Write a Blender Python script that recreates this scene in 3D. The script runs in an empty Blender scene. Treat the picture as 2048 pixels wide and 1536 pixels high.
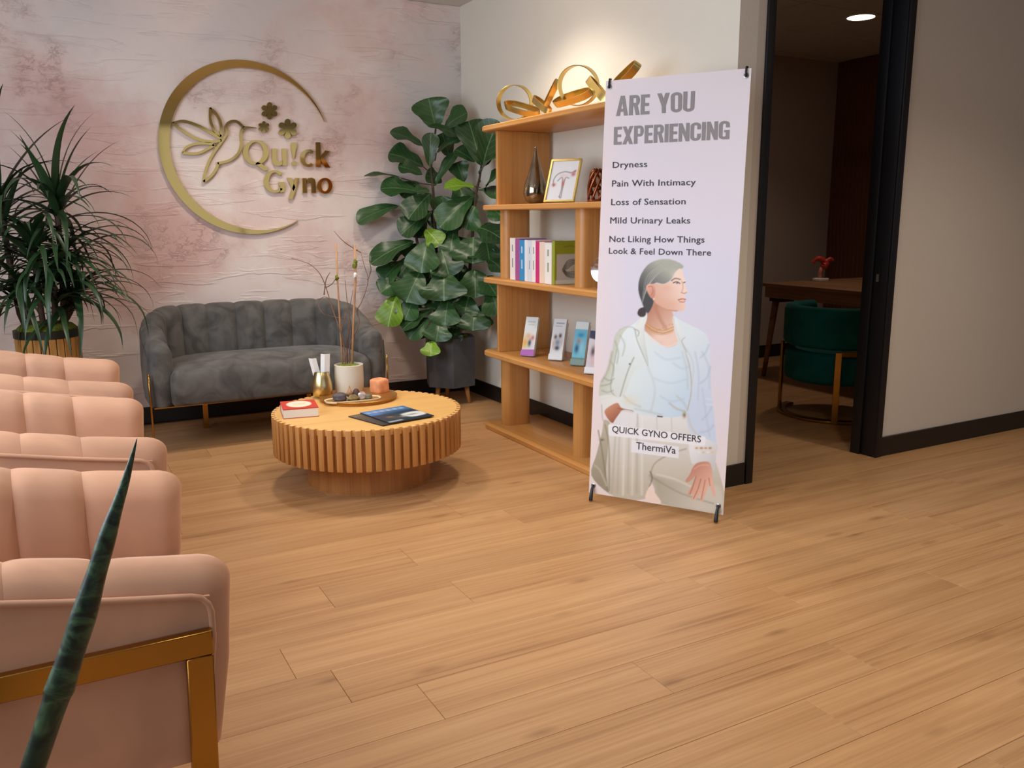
import bpy, bmesh, math, random
import numpy as np
from mathutils import Vector, Matrix
random.seed(7)
S = bpy.context.scene
COL = S.collection
# ------------------------------------------------------------------ camera
FPX = 1705.32; YAW, PITCH, ROLL = math.radians(28.7325), math.radians(11.0383), math.radians(0.2457)
CAM = Vector((0, 0, 1.18))
_f = Vector((math.sin(YAW)*math.cos(PITCH), math.cos(YAW)*math.cos(PITCH), -math.sin(PITCH)))
_r0 = Vector((math.cos(YAW), -math.sin(YAW), 0)); _d0 = _f.cross(_r0)
_r = _r0*math.cos(ROLL) + _d0*math.sin(ROLL); _d = -_r0*math.sin(ROLL) + _d0*math.cos(ROLL)
cam_data = bpy.data.cameras.new('camera'); cam = bpy.data.objects.new('camera', cam_data); COL.objects.link(cam)
cam_data.sensor_width = 36; cam_data.lens = FPX/2048*36; cam_data.clip_start = .05
cam.matrix_world = Matrix(((_r.x, -_d.x, -_f.x, CAM.x), (_r.y, -_d.y, -_f.y, CAM.y), (_r.z, -_d.z, -_f.z, CAM.z), (0, 0, 0, 1)))
S.camera = cam
# ------------------------------------------------------------------ world, light, exposure
W = bpy.data.worlds.new('world'); S.world = W; W.use_nodes = True
W.node_tree.nodes['Background'].inputs[0].default_value = (.75, .85, 1, 1)
W.node_tree.nodes['Background'].inputs[1].default_value = 0.5
S.view_settings.view_transform = 'Standard'; S.view_settings.look = 'None'
S.view_settings.gamma = 1; S.view_settings.use_curve_mapping = False
S.view_settings.exposure = 0.0
WINDOW_W, WINDOW_SIDE_W = 8, 80
DOWN_W = 42
def area(name, loc, direc, sx, sy, power, col):
    d = bpy.data.lights.new(name, 'AREA'); d.shape = 'RECTANGLE'; d.size = sx; d.size_y = sy; d.energy = power; d.color = col
    o = bpy.data.objects.new(name, d); COL.objects.link(o); o.location = loc
    o.rotation_euler = Vector(direc).to_track_quat('-Z', 'Y').to_euler(); return o
area('daylight_front_window', (1.6, -2.52, 1.45), (0, 1, -.05), 4.2, 2.0, WINDOW_W, (.86, .93, 1))
area('daylight_left_window', (-1.17, 2.3, 1.62), (1, 0, -.08), 2.9, 1.5, WINDOW_SIDE_W, (.80, .89, 1))
# ------------------------------------------------------------------ helpers
def lin(c):
    c = [x/255 for x in c[:3]]
    return tuple(x/12.92 if x <= .04045 else ((x+.055)/1.055)**2.4 for x in c)
def ray(px, py): return _r*((px-1024)/FPX) + _d*((py-768)/FPX) + _f
def at_z(px, py, z=0): v = ray(px, py); return CAM + v*((z-CAM.z)/v.z)
def at_y(px, py, Y): v = ray(px, py); return CAM + v*(Y/v.y)
def at_x(px, py, X): v = ray(px, py); return CAM + v*(X/v.x)
def at_d(px, py, dist): return CAM + ray(px, py)*dist           # dist along the view axis
def proj(P):
    q = Vector(P)-CAM; z = q.dot(_f); return 1024+FPX*q.dot(_r)/z, 768+FPX*q.dot(_d)/z
ROOT = {}
def empty(name, loc, rz=0):
    o = bpy.data.objects.new(name, None); COL.objects.link(o); o.location = loc; o.rotation_euler = (0, 0, rz)
    o.empty_display_size = .05
    ROOT[o.name] = (Matrix.Translation(Vector(loc)) @ Matrix.Rotation(rz, 4, 'Z')).inverted(); return o
def tag(o, label, cat, group=None, kind=None):
    o['label'] = label; o['category'] = cat
    if group: o['group'] = group
    if kind: o['kind'] = kind
    return o
def struct(o): o['kind'] = 'structure'; return o
def mesh(name, V, F, mat, parent=None, smooth=False, world=False, uv=None, sharp=None, mats=None, mi=None):
    """one mesh object; world=True: V is in world space and gets moved into the parent's space"""
    V = [Vector(v) for v in V]
    if world and parent is not None:
        root = parent
        while root.parent is not None: root = root.parent
        if root.name in ROOT: V = [ROOT[root.name] @ v for v in V]
    me = bpy.data.meshes.new(name); me.from_pydata(V, [], F); me.update()
    if mats:
        for m in mats: me.materials.append(m)
        me.polygons.foreach_set('material_index', mi)
    else: me.materials.append(mat)
    if smooth:
        me.polygons.foreach_set('use_smooth', [True]*len(me.polygons))
        if sharp: me.set_sharp_from_angle(angle=math.radians(sharp))
    if uv:
        l = me.uv_layers.new(name='UVMap')
        for lp in me.loops: l.data[lp.index].uv = uv[lp.vertex_index]
    o = bpy.data.objects.new(name, me); COL.objects.link(o)
    if parent is not None: o.parent = parent
    return o
def box_vf(sx, sy, sz, bev=0, seg=2, c=(0, 0, 0)):
    bm = bmesh.new(); bmesh.ops.create_cube(bm, size=1)
    for v in bm.verts: v.co = Vector((v.co.x*sx, v.co.y*sy, v.co.z*sz))
    if bev: bmesh.ops.bevel(bm, geom=list(bm.edges), offset=bev, segments=seg, profile=.5, affect='EDGES')
    bm.verts.index_update()
    V = [v.co + Vector(c) for v in bm.verts]; F = [[v.index for v in f.verts] for f in bm.faces]; bm.free(); return V, F
def box(name, lo, hi, mat, parent=None, bev=0, seg=2, world=False, M=None, smooth=None):
    lo, hi = Vector(lo), Vector(hi); s = hi-lo
    V, F = box_vf(s.x, s.y, s.z, bev, seg, (lo+hi)/2)
    if M: V = [M @ v for v in V]
    return mesh(name, V, F, mat, parent, smooth=bool(bev) if smooth is None else smooth, world=world, sharp=40 if bev < .012 else None)
def lathe(name, prof, mat, parent=None, c=(0, 0, 0), n=32, world=False, sharp=35, M=None):
    V, F = [], []; m = len(prof)
    for i in range(n):
        a = 2*math.pi*i/n
        for r, z in prof:
            v = Vector((r*math.cos(a), r*math.sin(a), z)); V.append((M @ v if M else v)+Vector(c))
    for i in range(n):
        j = (i+1) % n
        for k in range(m-1): F.append((i*m+k, j*m+k, j*m+k+1, i*m+k+1))
    if prof[0][0] > 1e-4: F.append([i*m for i in range(n)][::-1])
    if prof[-1][0] > 1e-4: F.append([i*m+m-1 for i in range(n)])
    return mesh(name, V, F, mat, parent, smooth=True, world=world, sharp=sharp)
def smoothpath(P, n=6, closed=False):
    P = [Vector(p) for p in P]; out = []; N = len(P)
    for i in range(N if closed else N-1):
        g = lambda k: P[k % N] if closed else P[max(0, min(N-1, k))]
        p0, p1, p2, p3 = g(i-1), g(i), g(i+1), g(i+2)
        for j in range(n):
            t = j/n
            out.append(.5*((2*p1)+(p2-p0)*t+(2*p0-5*p1+4*p2-p3)*t*t+(3*p1-p0-3*p2+p3)*t**3))
    if not closed: out.append(P[-1])
    return out
def tube_vf(P, r, n=8, closed=False):
    P = [Vector(p) for p in P]; N = len(P); V, F = [], []
    rr = (lambda i: r[i] if isinstance(r, (list, tuple)) else r)
    up = None
    for i in range(N):
        t = (P[(i+1) % N]-P[i-1]) if (closed or 0 < i < N-1) else (P[1]-P[0] if i == 0 else P[-1]-P[-2])
        t.normalize()
        if up is None: up = t.orthogonal().normalized()
        up = (up - t*up.dot(t)); up = up.normalized() if up.length > 1e-6 else t.orthogonal().normalized()
        b = t.cross(up)
        for k in range(n):
            a = 2*math.pi*k/n; V.append(P[i]+(up*math.cos(a)+b*math.sin(a))*rr(i))
    for i in range(N if closed else N-1):
        j = (i+1) % N
        for k in range(n): F.append((i*n+k, i*n+(k+1) % n, j*n+(k+1) % n, j*n+k))
    if not closed: F.append(list(range(n))[::-1]); F.append([(N-1)*n+k for k in range(n)])
    return V, F
def tube(name, P, r, mat, parent=None, n=8, closed=False, world=False):
    V, F = tube_vf(P, r, n, closed); return mesh(name, V, F, mat, parent, True, world)
def join(*vfs):
    V, F = [], []
    for v, f in vfs:
        o = len(V); V += list(v); F += [[i+o for i in q] for q in f]
    return V, F
def pillow(name, outline, levels, mat, parent=None, crown=0, world=False, sharp=None):
    """stack of the outline (list of xy) at (z, inset) levels, capped"""
    n = len(outline); c = Vector((sum(p[0] for p in outline)/n, sum(p[1] for p in outline)/n)); V, F = [], []
    xs = max(abs(p[0]-c.x) for p in outline); ys = max(abs(p[1]-c.y) for p in outline)
    for z, ins in levels:
        for p in outline:
            V.append((c.x+(p[0]-c.x)*(1-ins/xs), c.y+(p[1]-c.y)*(1-ins/ys), z))
    for k in range(len(levels)-1):
        for i in range(n):
            j = (i+1) % n; F.append((k*n+i, k*n+j, (k+1)*n+j, (k+1)*n+i))
    F.append(list(range(n))[::-1])
    last = (len(levels)-1)*n
    if crown:
        for q in (.6, .25):
            for p in outline:
                V.append((c.x+(p[0]-c.x)*q, c.y+(p[1]-c.y)*q, levels[-1][0]+crown*(1-q*q)))
            o = len(V)-n; pr = o-n if o-n != last-0 else last
            pr = last if q == .6 else o-n
            for i in range(n):
                j = (i+1) % n; F.append((pr+i, pr+j, o+j, o+i))
        last = len(V)-n
    F.append([last+i for i in range(n)])
    return mesh(name, V, F, mat, parent, True, world, sharp=sharp)
def rrect(x0, x1, y0, y1, r, n=6, rs=None):
    rs = rs or (r, r, r, r); P = []
    for (cx, cy, a0, q) in ((x1, y1, 0, rs[0]), (x0, y1, 90, rs[1]), (x0, y0, 180, rs[2]), (x1, y0, 270, rs[3])):
        ccx = cx-q if cx == x1 else cx+q; ccy = cy-q if cy == y1 else cy+q
        for k in range(n+1):
            a = math.radians(a0+90*k/n); P.append((ccx+q*math.cos(a), ccy+q*math.sin(a)))
    return P
def copy_tree(o, parent=None):
    c = o.copy(); COL.objects.link(c); c.parent = parent
    for ch in list(o.children): copy_tree(ch, c)
    return c
# ------------------------------------------------------------------ materials
def nt(name):
    m = bpy.data.materials.new(name); m.use_nodes = True; t = m.node_tree; return m, t, t.nodes['Principled BSDF']
def nd(t, typ, **kw):
    n = t.nodes.new(typ)
    for k, v in kw.items():
        if k in n.inputs.keys(): n.inputs[k].default_value = v
        else: setattr(n, k, v)
    return n
def ramp(t, fac, stops):
    r = t.nodes.new('ShaderNodeValToRGB'); e = r.color_ramp.elements
    while len(e) < len(stops): e.new(.5)
    for x, (p, c) in zip(e, stops): x.position = p; x.color = (*c, 1)
    t.links.new(fac, r.inputs[0]); return r.outputs[0]
def bump(t, b, h, strength=.2, dist=.01):
    n = nd(t, 'ShaderNodeBump', Strength=strength, Distance=dist); t.links.new(h, n.inputs['Height']); t.links.new(n.outputs[0], b.inputs['Normal'])
def coords(t, scale=(1, 1, 1), kind='Object', loc=(0, 0, 0)):
    c = nd(t, 'ShaderNodeTexCoord'); m = nd(t, 'ShaderNodeMapping'); m.inputs['Scale'].default_value = scale; m.inputs['Location'].default_value = loc
    t.links.new(c.outputs[kind], m.inputs[0]); return m.outputs[0]
def mat(name, c, rough=.5, metal=0, var=0, vscale=8, bmp=0, bscale=60, sheen=0, coat=0, kind='Object', spec=None, trans=0):
    m, t, b = nt(name); L = lin(c)
    b.inputs['Base Color'].default_value = (*L, 1); b.inputs['Roughness'].default_value = rough; b.inputs['Metallic'].default_value = metal
    if spec is not None: b.inputs['Specular IOR Level'].default_value = spec
    if coat: b.inputs['Coat Weight'].default_value = coat; b.inputs['Coat Roughness'].default_value = .15
    if sheen:
        b.inputs['Sheen Weight'].default_value = sheen; b.inputs['Sheen Roughness'].default_value = .4
        b.inputs['Sheen Tint'].default_value = (*[min(1, x*1.6+.05) for x in L], 1)
    if trans: b.inputs['Transmission Weight'].default_value = trans
    if var:
        v = coords(t, kind=kind); n = nd(t, 'ShaderNodeTexNoise', Scale=vscale, Detail=4.0); t.links.new(v, n.inputs['Vector'])
        col = ramp(t, n.outputs[0], [(.3, [x*(1-var) for x in L]), (.7, [min(1, x*(1+var)) for x in L])]); t.links.new(col, b.inputs['Base Color'])
    if bmp:
        v = coords(t, kind=kind); n = nd(t, 'ShaderNodeTexNoise', Scale=bscale, Detail=4.0); t.links.new(v, n.inputs['Vector']); bump(t, b, n.outputs[0], bmp, .004)
    return m
def wood(name, c1, c2, c3, axis='x', scale=1, rough=.45, rnd=False, knots=False):
    m, t, b = nt(name); st = {'x': (1.1, 14, 14), 'y': (14, 1.1, 14), 'z': (14, 14, 1.1)}[axis]
    tc = nd(t, 'ShaderNodeTexCoord'); src = tc.outputs['Object']
    if rnd:
        oi = nd(t, 'ShaderNodeObjectInfo'); mu = nd(t, 'ShaderNodeVectorMath', operation='SCALE'); mu.inputs['Scale'].default_value = 37.0
        cb = nd(t, 'ShaderNodeCombineXYZ'); 
        for k in range(3): t.links.new(oi.outputs['Random'], cb.inputs[k])
        t.links.new(cb.outputs[0], mu.inputs[0]); ad = nd(t, 'ShaderNodeVectorMath', operation='ADD'); t.links.new(src, ad.inputs[0]); t.links.new(mu.outputs[0], ad.inputs[1]); src = ad.outputs[0]
    mp = nd(t, 'ShaderNodeMapping'); mp.inputs['Scale'].default_value = [s*scale for s in st]; t.links.new(src, mp.inputs[0])
    n1 = nd(t, 'ShaderNodeTexNoise', Scale=1.0, Detail=6.0, Roughness=.6, Distortion=.6); t.links.new(mp.outputs[0], n1.inputs['Vector'])
    mp2 = nd(t, 'ShaderNodeMapping'); mp2.inputs['Scale'].default_value = [s*scale*(.55 if s < 5 else 9) for s in st]; t.links.new(src, mp2.inputs[0])
    n2 = nd(t, 'ShaderNodeTexNoise', Scale=1.0, Detail=3.0); t.links.new(mp2.outputs[0], n2.inputs['Vector'])
    mx = nd(t, 'ShaderNodeMix', data_type='FLOAT'); mx.inputs[0].default_value = .38; t.links.new(n1.outputs[0], mx.inputs[2]); t.links.new(n2.outputs[0], mx.inputs[3])
    col = ramp(t, mx.outputs[0], [(.3, lin(c3)), (.45, lin(c2)), (.62, lin(c1))])
    if knots:
        mp3 = nd(t, 'ShaderNodeMapping'); mp3.inputs['Scale'].default_value = (2.2, 7, 7); t.links.new(src, mp3.inputs[0])
        vo = nd(t, 'ShaderNodeTexVoronoi', Scale=1.0); t.links.new(mp3.outputs[0], vo.inputs['Vector'])
        kf = ramp(t, vo.outputs['Distance'], [(.0, (1, 1, 1)), (.13, (0, 0, 0))])
        mk = nd(t, 'ShaderNodeMix', data_type='RGBA'); mlt = nd(t, 'ShaderNodeMath', operation='MULTIPLY'); mlt.inputs[1].default_value = .55
        t.links.new(kf, mlt.inputs[0]); t.links.new(mlt.outputs[0], mk.inputs[0]); t.links.new(col, mk.inputs[6]); mk.inputs[7].default_value = (*lin((112, 72, 38)), 1); col = mk.outputs[2]
    if rnd:
        hs = nd(t, 'ShaderNodeHueSaturation'); mr = nd(t, 'ShaderNodeMapRange'); mr.inputs[3].default_value = .95; mr.inputs[4].default_value = 1.05
        t.links.new(oi.outputs['Random'], mr.inputs[0]); t.links.new(mr.outputs[0], hs.inputs['Value']); t.links.new(col, hs.inputs['Color']); col = hs.outputs[0]
    t.links.new(col, b.inputs['Base Color']); b.inputs['Roughness'].default_value = rough
    bump(t, b, n2.outputs[0], .06, .002)
    return m
def velvet(name, c, var=.25, sheen=.6, scale=7):
    m, t, b = nt(name); L = lin(c); v = coords(t)
    n = nd(t, 'ShaderNodeTexNoise', Scale=float(scale), Detail=2.0, Distortion=1.2); t.links.new(v, n.inputs['Vector'])
    t.links.new(ramp(t, n.outputs[0], [(.35, [x*(1-var) for x in L]), (.65, [x*(1+var*.7) for x in L])]), b.inputs['Base Color'])
    b.inputs['Roughness'].default_value = .85; b.inputs['Specular IOR Level'].default_value = .2
    b.inputs['Sheen Weight'].default_value = sheen; b.inputs['Sheen Roughness'].default_value = .35; b.inputs['Sheen Tint'].default_value = (*[min(1, x*1.5+.08) for x in L], 1)
    return m
def emit(name, c, s):
    m, t, b = nt(name); b.inputs['Emission Color'].default_value = (*lin(c), 1); b.inputs['Emission Strength'].default_value = s; b.inputs['Base Color'].default_value = (*lin(c), 1); return m
def leafmat(name, c, vein, back, rough=.35):
    m, t, b = nt(name); uvn = nd(t, 'ShaderNodeUVMap'); sp = nd(t, 'ShaderNodeSeparateXYZ'); t.links.new(uvn.outputs[0], sp.inputs[0])
    M = lambda op, a, bb: (lambda n: ([t.links.new(x, n.inputs[i]) if not isinstance(x, (int, float)) else setattr(n.inputs[i], 'default_value', x) for i, x in enumerate((a, bb))], n.outputs[0])[1])(nd(t, 'ShaderNodeMath', operation=op))
    ax = M('ABSOLUTE', sp.outputs[0], 0)
    ph = M('FRACT', M('MULTIPLY', M('SUBTRACT', sp.outputs[1], M('MULTIPLY', ax, .45)), 6.5), 0)
    side = M('LESS_THAN', M('ABSOLUTE', M('SUBTRACT', ph, .5), 0), .045)
    mid = M('LESS_THAN', ax, .03); vv = M('MAXIMUM', M('MULTIPLY', side, .5), mid)
    oi = nd(t, 'ShaderNodeObjectInfo'); hs = nd(t, 'ShaderNodeHueSaturation'); mr = nd(t, 'ShaderNodeMapRange'); mr.inputs[3].default_value = .75; mr.inputs[4].default_value = 1.3
    t.links.new(oi.outputs['Random'], mr.inputs[0]); t.links.new(mr.outputs[0], hs.inputs['Value']); hs.inputs['Color'].default_value = (*lin(c), 1)
    mx = nd(t, 'ShaderNodeMix', data_type='RGBA'); t.links.new(vv, mx.inputs[0]); t.links.new(hs.outputs[0], mx.inputs[6]); mx.inputs[7].default_value = (*lin(vein), 1)
    t.links.new(mx.outputs[2], b.inputs['Base Color']); b.inputs['Roughness'].default_value = rough
    return m
def vcol(name, rough=.5):
    m, t, b = nt(name); a = nd(t, 'ShaderNodeVertexColor'); a.layer_name = 'print'; t.links.new(a.outputs[0], b.inputs['Base Color']); b.inputs['Roughness'].default_value = rough; b.inputs['Specular IOR Level'].default_value = .25; return m

YBW = 5.31
def plaster_mat():
    m, t, b = nt('pink_plaster'); v = coords(t)
    n1 = nd(t, 'ShaderNodeTexNoise', Scale=1.15, Detail=6.0, Roughness=.62, Distortion=.5); t.links.new(v, n1.inputs['Vector'])
    v2 = coords(t, (1, 1, 1), loc=(7.3, 0, 2.1)); n2 = nd(t, 'ShaderNodeTexNoise', Scale=1.7, Detail=7.0, Roughness=.65); t.links.new(v2, n2.inputs['Vector'])
    def patches(lst):
        acc = None
        for x, z, r, w in lst:
            sb_ = nd(t, 'ShaderNodeVectorMath', operation='DISTANCE'); t.links.new(v, sb_.inputs[0]); sb_.inputs[1].default_value = (x, YBW, z)
            mr = nd(t, 'ShaderNodeMapRange', interpolation_type='SMOOTHSTEP'); mr.inputs[1].default_value = r; mr.inputs[2].default_value = r*.15; mr.inputs[3].default_value = 0; mr.inputs[4].default_value = w; t.links.new(sb_.outputs['Value'], mr.inputs[0])
            if acc is None: acc = mr.outputs[0]
            else:
                ad_ = nd(t, 'ShaderNodeMath', operation='ADD'); t.links.new(acc, ad_.inputs[0]); t.links.new(mr.outputs[0], ad_.inputs[1]); acc = ad_.outputs[0]
        return acc
    def masked(pm, noise, lo, hi, amp):
        a_ = nd(t, 'ShaderNodeMath', operation='MULTIPLY_ADD'); t.links.new(noise, a_.inputs[0]); a_.inputs[1].default_value = amp; t.links.new(pm, a_.inputs[2])
        r_ = nd(t, 'ShaderNodeMapRange'); r_.inputs[1].default_value = lo; r_.inputs[2].default_value = hi; t.links.new(a_.outputs[0], r_.inputs[0]); return r_.outputs[0]
    base = ramp(t, n1.outputs[0], [(.34, lin((222, 200, 193))), (.48, lin((232, 217, 211))), (.7, lin((236, 225, 220)))])
    pk = masked(patches([(.40, 1.58, .48, .5), (.05, 1.75, .55, .35), (.42, .95, .6, .45), (.75, .98, .4, .3), (1.35, 1.15, .5, .25), (1.9, 1.7, .6, .3), (-.3, 1.3, .6, .35), (.65, 1.25, .3, .25)]), n2.outputs[0], 1.1, 1.75, 2.2)
    m1 = nd(t, 'ShaderNodeMix', data_type='RGBA'); t.links.new(pk, m1.inputs[0]); t.links.new(base, m1.inputs[6]); m1.inputs[7].default_value = (*lin((214, 176, 168)), 1)
    gr = masked(patches([(1.35, 2.35, .6, .55), (2.35, 2.1, .7, .7), (.3, 2.4, .6, .5), (1.95, 1.0, .5, .3), (.9, 2.05, .4, .25), (2.45, 1.2, .5, .3)]), n1.outputs[0], .8, 1.35, 1.2)
    mx = nd(t, 'ShaderNodeMix', data_type='RGBA'); t.links.new(gr, mx.inputs[0]); t.links.new(m1.outputs[2], mx.inputs[6]); mx.inputs[7].default_value = (*lin((204, 199, 199)), 1)
    t.links.new(mx.outputs[2], b.inputs['Base Color']); b.inputs['Roughness'].default_value = .6
    # trowel strokes: horizontal streaks and crusty patches as relief
    v3 = coords(t, (2.4, 1, 16)); n3 = nd(t, 'ShaderNodeTexNoise', Scale=1.0, Detail=4.0, Roughness=.5, Distortion=.5); t.links.new(v3, n3.inputs['Vector'])
    st = ramp(t, n3.outputs[0], [(.55, (0, 0, 0)), (.61, (.8, .8, .8)), (.63, (.45, .45, .45)), (.8, (.6, .6, .6))])
    v4 = coords(t, (6, 1, 9)); n4 = nd(t, 'ShaderNodeTexNoise', Scale=2.2, Detail=8.0, Roughness=.75, Distortion=.3); t.links.new(v4, n4.inputs['Vector'])
    cr = ramp(t, n4.outputs[0], [(.5, (0, 0, 0)), (.56, (1, 1, 1))])
    msk = ramp(t, n2.outputs[0], [(.54, (0, 0, 0)), (.62, (.7, .7, .7))])
    ml = nd(t, 'ShaderNodeMath', operation='MULTIPLY'); t.links.new(cr, ml.inputs[0]); t.links.new(msk, ml.inputs[1])
    ad = nd(t, 'ShaderNodeMath', operation='ADD'); t.links.new(st, ad.inputs[0]); t.links.new(ml.outputs[0], ad.inputs[1])
    bump(t, b, ad.outputs[0], .6, .006); return m

M_PLASTER = plaster_mat()
M_WALL = mat('cream_wall_paint', (226, 221, 208), .75, bmp=.22, bscale=45)
M_WALL2 = mat('greige_wall_paint', (208, 199, 187), .75, bmp=.2, bscale=45)
M_CEIL = mat('ceiling_tile_white', (208, 204, 198), .85, bmp=.25, bscale=160)
M_GRID = mat('ceiling_grid_metal', (120, 115, 110), .6)
M_BLACK = mat('black_rubber_base', (26, 22, 20), .45, var=.12)
M_FRAME = mat('black_door_metal', (6, 8, 18), .5)
M_OFFWALL = mat('office_wall_paint', (186, 172, 166), .8, bmp=.15, bscale=45)
M_FLOOR = wood('oak_plank', (200, 155, 108), (184, 138, 92), (150, 106, 66), 'x', 1, .42, rnd=True, knots=True)
M_SUB = mat('plank_joint', (140, 98, 60), .7)
M_SHELF = wood('honey_oak', (208, 152, 88), (196, 138, 74), (174, 116, 58), 'y', .8, .38)
M_SHELFZ = wood('honey_oak_upright', (208, 152, 88), (196, 138, 74), (174, 116, 58), 'z', .8, .38)
M_TABLE = wood('table_oak_top', (240, 192, 118), (232, 180, 106), (218, 162, 90), 'x', .8, .42)
M_SLAT = wood('table_slat_oak', (200, 142, 78), (184, 124, 64), (150, 96, 46), 'z', .8, .5, rnd=True)
M_TBASE = wood('table_base_oak', (192, 134, 76), (174, 116, 62), (146, 92, 46), 'z', .8, .45)
M_WALNUT = wood('office_walnut_panel', (128, 78, 52), (104, 60, 40), (74, 42, 28), 'z', 1.4, .5)
M_DESK = wood('office_desk_oak', (160, 116, 84), (140, 98, 70), (112, 76, 52), 'y', 1, .5)
M_GOLD = mat('polished_gold', (204, 180, 112), .3, 1)
M_SIGN = mat('mirror_gold_acrylic', (212, 178, 108), .06, 1)
M_BRASS = mat('brushed_brass', (172, 128, 58), .26, 1, var=.12, vscale=5)
M_PINK = velvet('blush_velvet', (200, 154, 126), .1, .55, 5)
M_GREY = velvet('charcoal_velvet', (96, 93, 90), .34, .7, 8)
M_TEAL = velvet('teal_velvet', (12, 92, 92), .2, .5, 6)
M_LEAF = leafmat('fig_leaf_green', (38, 72, 34), (84, 118, 72), (60, 90, 40), .36)
M_LEAFB = leafmat('fig_leaf_young_green', (104, 142, 30), (160, 186, 90), (90, 120, 40), .38)
M_DRAC = mat('dracaena_leaf_green', (38, 62, 34), .4, var=.35, vscale=5)
M_STEM = mat('plant_stem_brown', (70, 54, 40), .8, var=.3, vscale=30, bmp=.3)
M_CONC = mat('charcoal_concrete', (74, 75, 78), .75, var=.25, vscale=7, bmp=.15)
M_MOSS = mat('green_moss', (112, 122, 34), .95, var=.45, vscale=60, bmp=.8, bscale=120)
M_WHITE = mat('white_paper', (240, 240, 238), .7)
M_CERAM = mat('matte_cream_ceramic', (226, 218, 200), .5)
M_DARK = mat('dark_brown_board', (46, 32, 26), .7)
M_PRINT = vcol('printed_sheet', .55)
# ------------------------------------------------------------------ the room
YB, XA, YD, H = 5.31, 2.54, 2.73, 2.52          # back wall, alcove side wall, door wall, ceiling
XL, YF, XR = -1.25, -2.6, 7.2
DX0, DX1, DH = 2.725, 3.545, 2.28               # door opening
OX, OY, OH = 6.05, 5.30, 2.45                   # office: wood wall, back wall, ceiling
fl = struct(box('floor', (XL-.1, YF-.1, -.06), (XR+.1, OY+.15, -.004), M_SUB))
PL, PW = 1.22, .178
V, F = box_vf(PL-.0009, PW-.0007, .006, .0008, 1); pl0 = None
known = {0: 1.565, 1: 1.845, 2: 1.30, 3: .748, 4: .575, 6: 1.088, 7: .698}
row = 0
for k in range(-14, 24):
    yc = 1.17+PW*(k+.5)
    if yc < YF or yc > OY+.05: continue
    off = known.get(k, random.random()*PL)
    n0 = math.floor((XL-off)/PL); x = off+n0*PL
    while x < XR:
        xc = x+PL/2; x += PL
        if xc-PL/2 < XL-.7: continue
        if yc > YD+.2 and xc > OX+.7: continue
        if yc < .3 and (xc > 3.6 or xc < -.6): continue
        if yc < -.9: continue
        if pl0 is None: pl0 = mesh('floor_plank', V, F, M_FLOOR, fl); o = pl0
        else: o = pl0.copy(); COL.objects.link(o); o.parent = fl
        o.location = (xc, yc, -.003)
struct(box('wall_back', (XL-.1, YB, 0), (XA, YB+.1, H), M_PLASTER))
struct(box('wall_alcove_right', (XA, YD, 0), (XA+.1, YB+.1, H), M_WALL))
wd = struct(box('wall_door_left', (XA+.1, YD, 0), (DX0-.02, YD+.12, H), M_WALL2))
struct(box('wall_door_head', (DX0-.02, YD, DH+.02), (DX1+.02, YD+.12, H), M_WALL2))
struct(box('wall_door_right', (DX1+.02, YD, 0), (XR, YD+.12, H), M_WALL2))
LY0, LY1, LZ0, LZ1 = .85, 3.75, .85, 2.4
for nm, lo, hi in (('wall_left_near', (YF, 0), (LY0, H)), ('wall_left_far', (LY1, 0), (YB, H)), ('wall_left_sill', (LY0, 0), (LY1, LZ0)), ('wall_left_head', (LY0, LZ1), (LY1, H))):
    struct(box(nm, (XL-.1, lo[0], lo[1]), (XL, hi[0], hi[1]), M_WALL2))
w2 = struct(empty('window_2', (XL-.05, 0, 0)))
for i in range(6):
    y = LY0+.03+(LY1-LY0-.06)*i/5; box('mullion', (-.03, y-.025, LZ0), (.03, y+.025, LZ1), M_FRAME, w2)
struct(box('wall_right', (XR, YF, 0), (XR+.1, OY, H), M_WALL2))
WX0, WX1, WZ0, WZ1 = -.6, 3.8, .35, 2.5
for nm, lo, hi in (('wall_front_left', (XL-.1, 0), (WX0, H)), ('wall_front_right', (WX1, 0), (XR+.1, H)), ('wall_front_sill', (WX0, 0), (WX1, WZ0)), ('wall_front_head', (WX0, WZ1), (WX1, H))):
    struct(box(nm, (lo[0], YF-.1, lo[1]), (hi[0], YF, hi[1]), M_WALL2))
w1 = struct(empty('window_1', (0, YF-.05, 0)))
for i in range(5):
    x = WX0+.03+(WX1-WX0-.06)*i/4; box('mullion', (x-.025, -.03, WZ0), (x+.025, .03, WZ1), M_FRAME, w1)
box('window_rail', (WX0, -.03, WZ0), (WX1, .03, WZ0+.05), M_FRAME, w1); box('window_rail', (WX0, -.03, WZ1-.05), (WX1, .03, WZ1), M_FRAME, w1)
# baseboards
def base(nm, lo, hi): struct(box(nm, (*lo, 0), (*hi, .1), M_BLACK, bev=.002, seg=1))
base('baseboard_back', (XL, YB-.009), (XA, YB)); base('baseboard_alcove_right', (XA-.009, YD-.009), (XA, YB-.009))
base('baseboard_door_left', (XA, YD-.009), (DX0-.045, YD)); base('baseboard_door_right', (DX1+.045, YD-.009), (XR, YD))
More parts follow.
